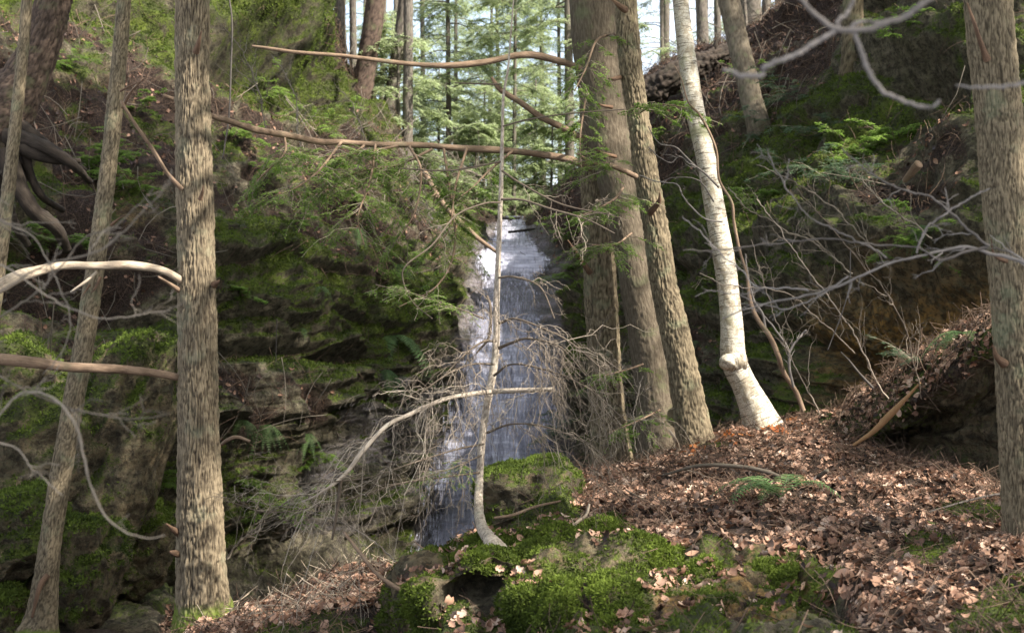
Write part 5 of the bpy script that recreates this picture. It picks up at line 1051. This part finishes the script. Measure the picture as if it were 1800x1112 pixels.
LIT += [(P(x, y, 12.15), .16) for x, y in ((1134, 150), (1150, 250), (1165, 340), (1178, 420), (1195, 520), (1215, 620), (1232, 700), (1070, 420), (1078, 520), (1085, 620))]
LIT += [(P(x, y, d), .9) for x, y, d in ((905, 420, 29.5), (900, 470, 28.5))]
def crown(tree, cx, cy, cz, rx, ry, rz, n, seed):
    n = int(n*2.2); r = np.random.default_rng(seed); c = randu(n)*(r.random((n, 1))**(1/2.6))*np.array([rx, ry, rz])+np.array([cx, cy, cz])
    keep = ~((c[:, 2] < .26*c[:, 1]+.5) & (np.abs(c[:, 0]) < .42*c[:, 1]+.6))
    for p, rad in LIT:
        v = c-p; t = v@SUN; dd = np.linalg.norm(v-t[:, None]*SUN, axis=1); keep &= ~((t > 0) & (dd < rad+.10))
    c = c[keep]; m = len(c); az = r.random(m)*2*math.pi; s = np.linspace(0, 1, 5); L = r.uniform(.35, .8, m)
    d = np.stack([np.cos(az), np.sin(az), r.uniform(-.3, .2, m)], -1); Pb = c[:, None]+d[:, None]*(L[:, None]*(s-.5))[..., None]
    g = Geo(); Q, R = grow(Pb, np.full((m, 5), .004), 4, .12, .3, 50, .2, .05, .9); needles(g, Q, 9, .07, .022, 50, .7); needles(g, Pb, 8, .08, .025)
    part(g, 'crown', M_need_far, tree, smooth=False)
    g = Geo(); k = max(10, m//40); e = c[r.integers(0, m, k)]; b0 = np.array([cx, cy, cz-.4*rz]); s = np.linspace(0, 1, 8)
    L0 = b0+(e-b0)*0; L0[:, 2] += np.minimum(e[:, 2]-b0[2], 1.0*rz)*.7
    Pb = L0[:, None]*(1-s)[None, :, None]+e[:, None]*s[None, :, None]; tubes(g, Pb, (.03*(1.1-s))[None]*np.ones((k, 1)), 5); part(g, 'limbs', M_far, tree)
crown(t9, 2.2, 7.0, 5.6, 2.6, 3.0, 1.9, 900, 1)
crown(t8, 2.6, 13.4, 7.6, 2.6, 2.6, 2.4, 700, 2)
crown(t7, 1.2, 12.6, 8.3, 2.8, 2.8, 2.4, 900, 3)
crown(t4, -1.6, 9.0, 6.2, 2.4, 2.6, 2.0, 700, 4)
crown(t3, -3.0, 11, 6.4, 2.2, 2.4, 2.0, 500, 5)
crown(t5, 1.5, 15.5, 8.8, 3.0, 2.6, 2.6, 900, 6)
for k, (x, y, z, lab) in enumerate(((8.5, 3.5, 7.5, 'unseen tall hemlock added beyond the right side of the frame shading the slope'), (9.5, 9, 9.5, 'unseen tall hemlock added above the right cliff outside the frame'), (8.8, 16, 11.5, 'unseen tall hemlock added further up the right rim outside the frame'), (4.0, 1.0, 7.0, 'unseen hemlock added behind the camera on the right'))):  # unseen trees put in to shade the gorge
    base = (x, y, -1.2 if k in (0, 3) else 4.0); t = thing('hemlock_tree', base, lab, 'tree'); g = Geo(); sp_ = np.stack([np.full(20, x), np.full(20, y), np.linspace(base[2], z+2.5, 20)], -1)
    V, tuv, fur = tube(sp_, np.linspace(.22, .05, 20), 20); g.add(V, gridq(20, 20, True), tuv=tuv.reshape(-1, 3), fur=fur.ravel()); part(g, 'trunk', M_hem, t)
    crown(t, x, y, z, 3.4, 3.6, 2.6, 1300, 20+k)

# ------------------------------------------------------------------ the hazy air of the gorge
def haze():
    m, nt, out = newmat('haze_air'); pv = nt.nodes.new('ShaderNodeVolumePrincipled'); pv.inputs['Color'].default_value = (.86, .92, 1.0, 1); pv.inputs['Density'].default_value = HAZE
    nt.links.new(pv.outputs[0], out.inputs['Volume'])
    x0, x1, y0, y1, z0, z1 = -45, 45, -8, 95, -22, 40
    v = [(x, y, z) for x in (x0, x1) for y in (y0, y1) for z in (z0, z1)]; q = [(0, 1, 3, 2), (4, 6, 7, 5), (0, 4, 5, 1), (2, 3, 7, 6), (0, 2, 6, 4), (1, 5, 7, 3)]
    g = Geo(); g.add(np.array(v, float), np.array(q)); tag(g.build('haze', m, smooth=False), kind='stuff')
if HAZE: haze()
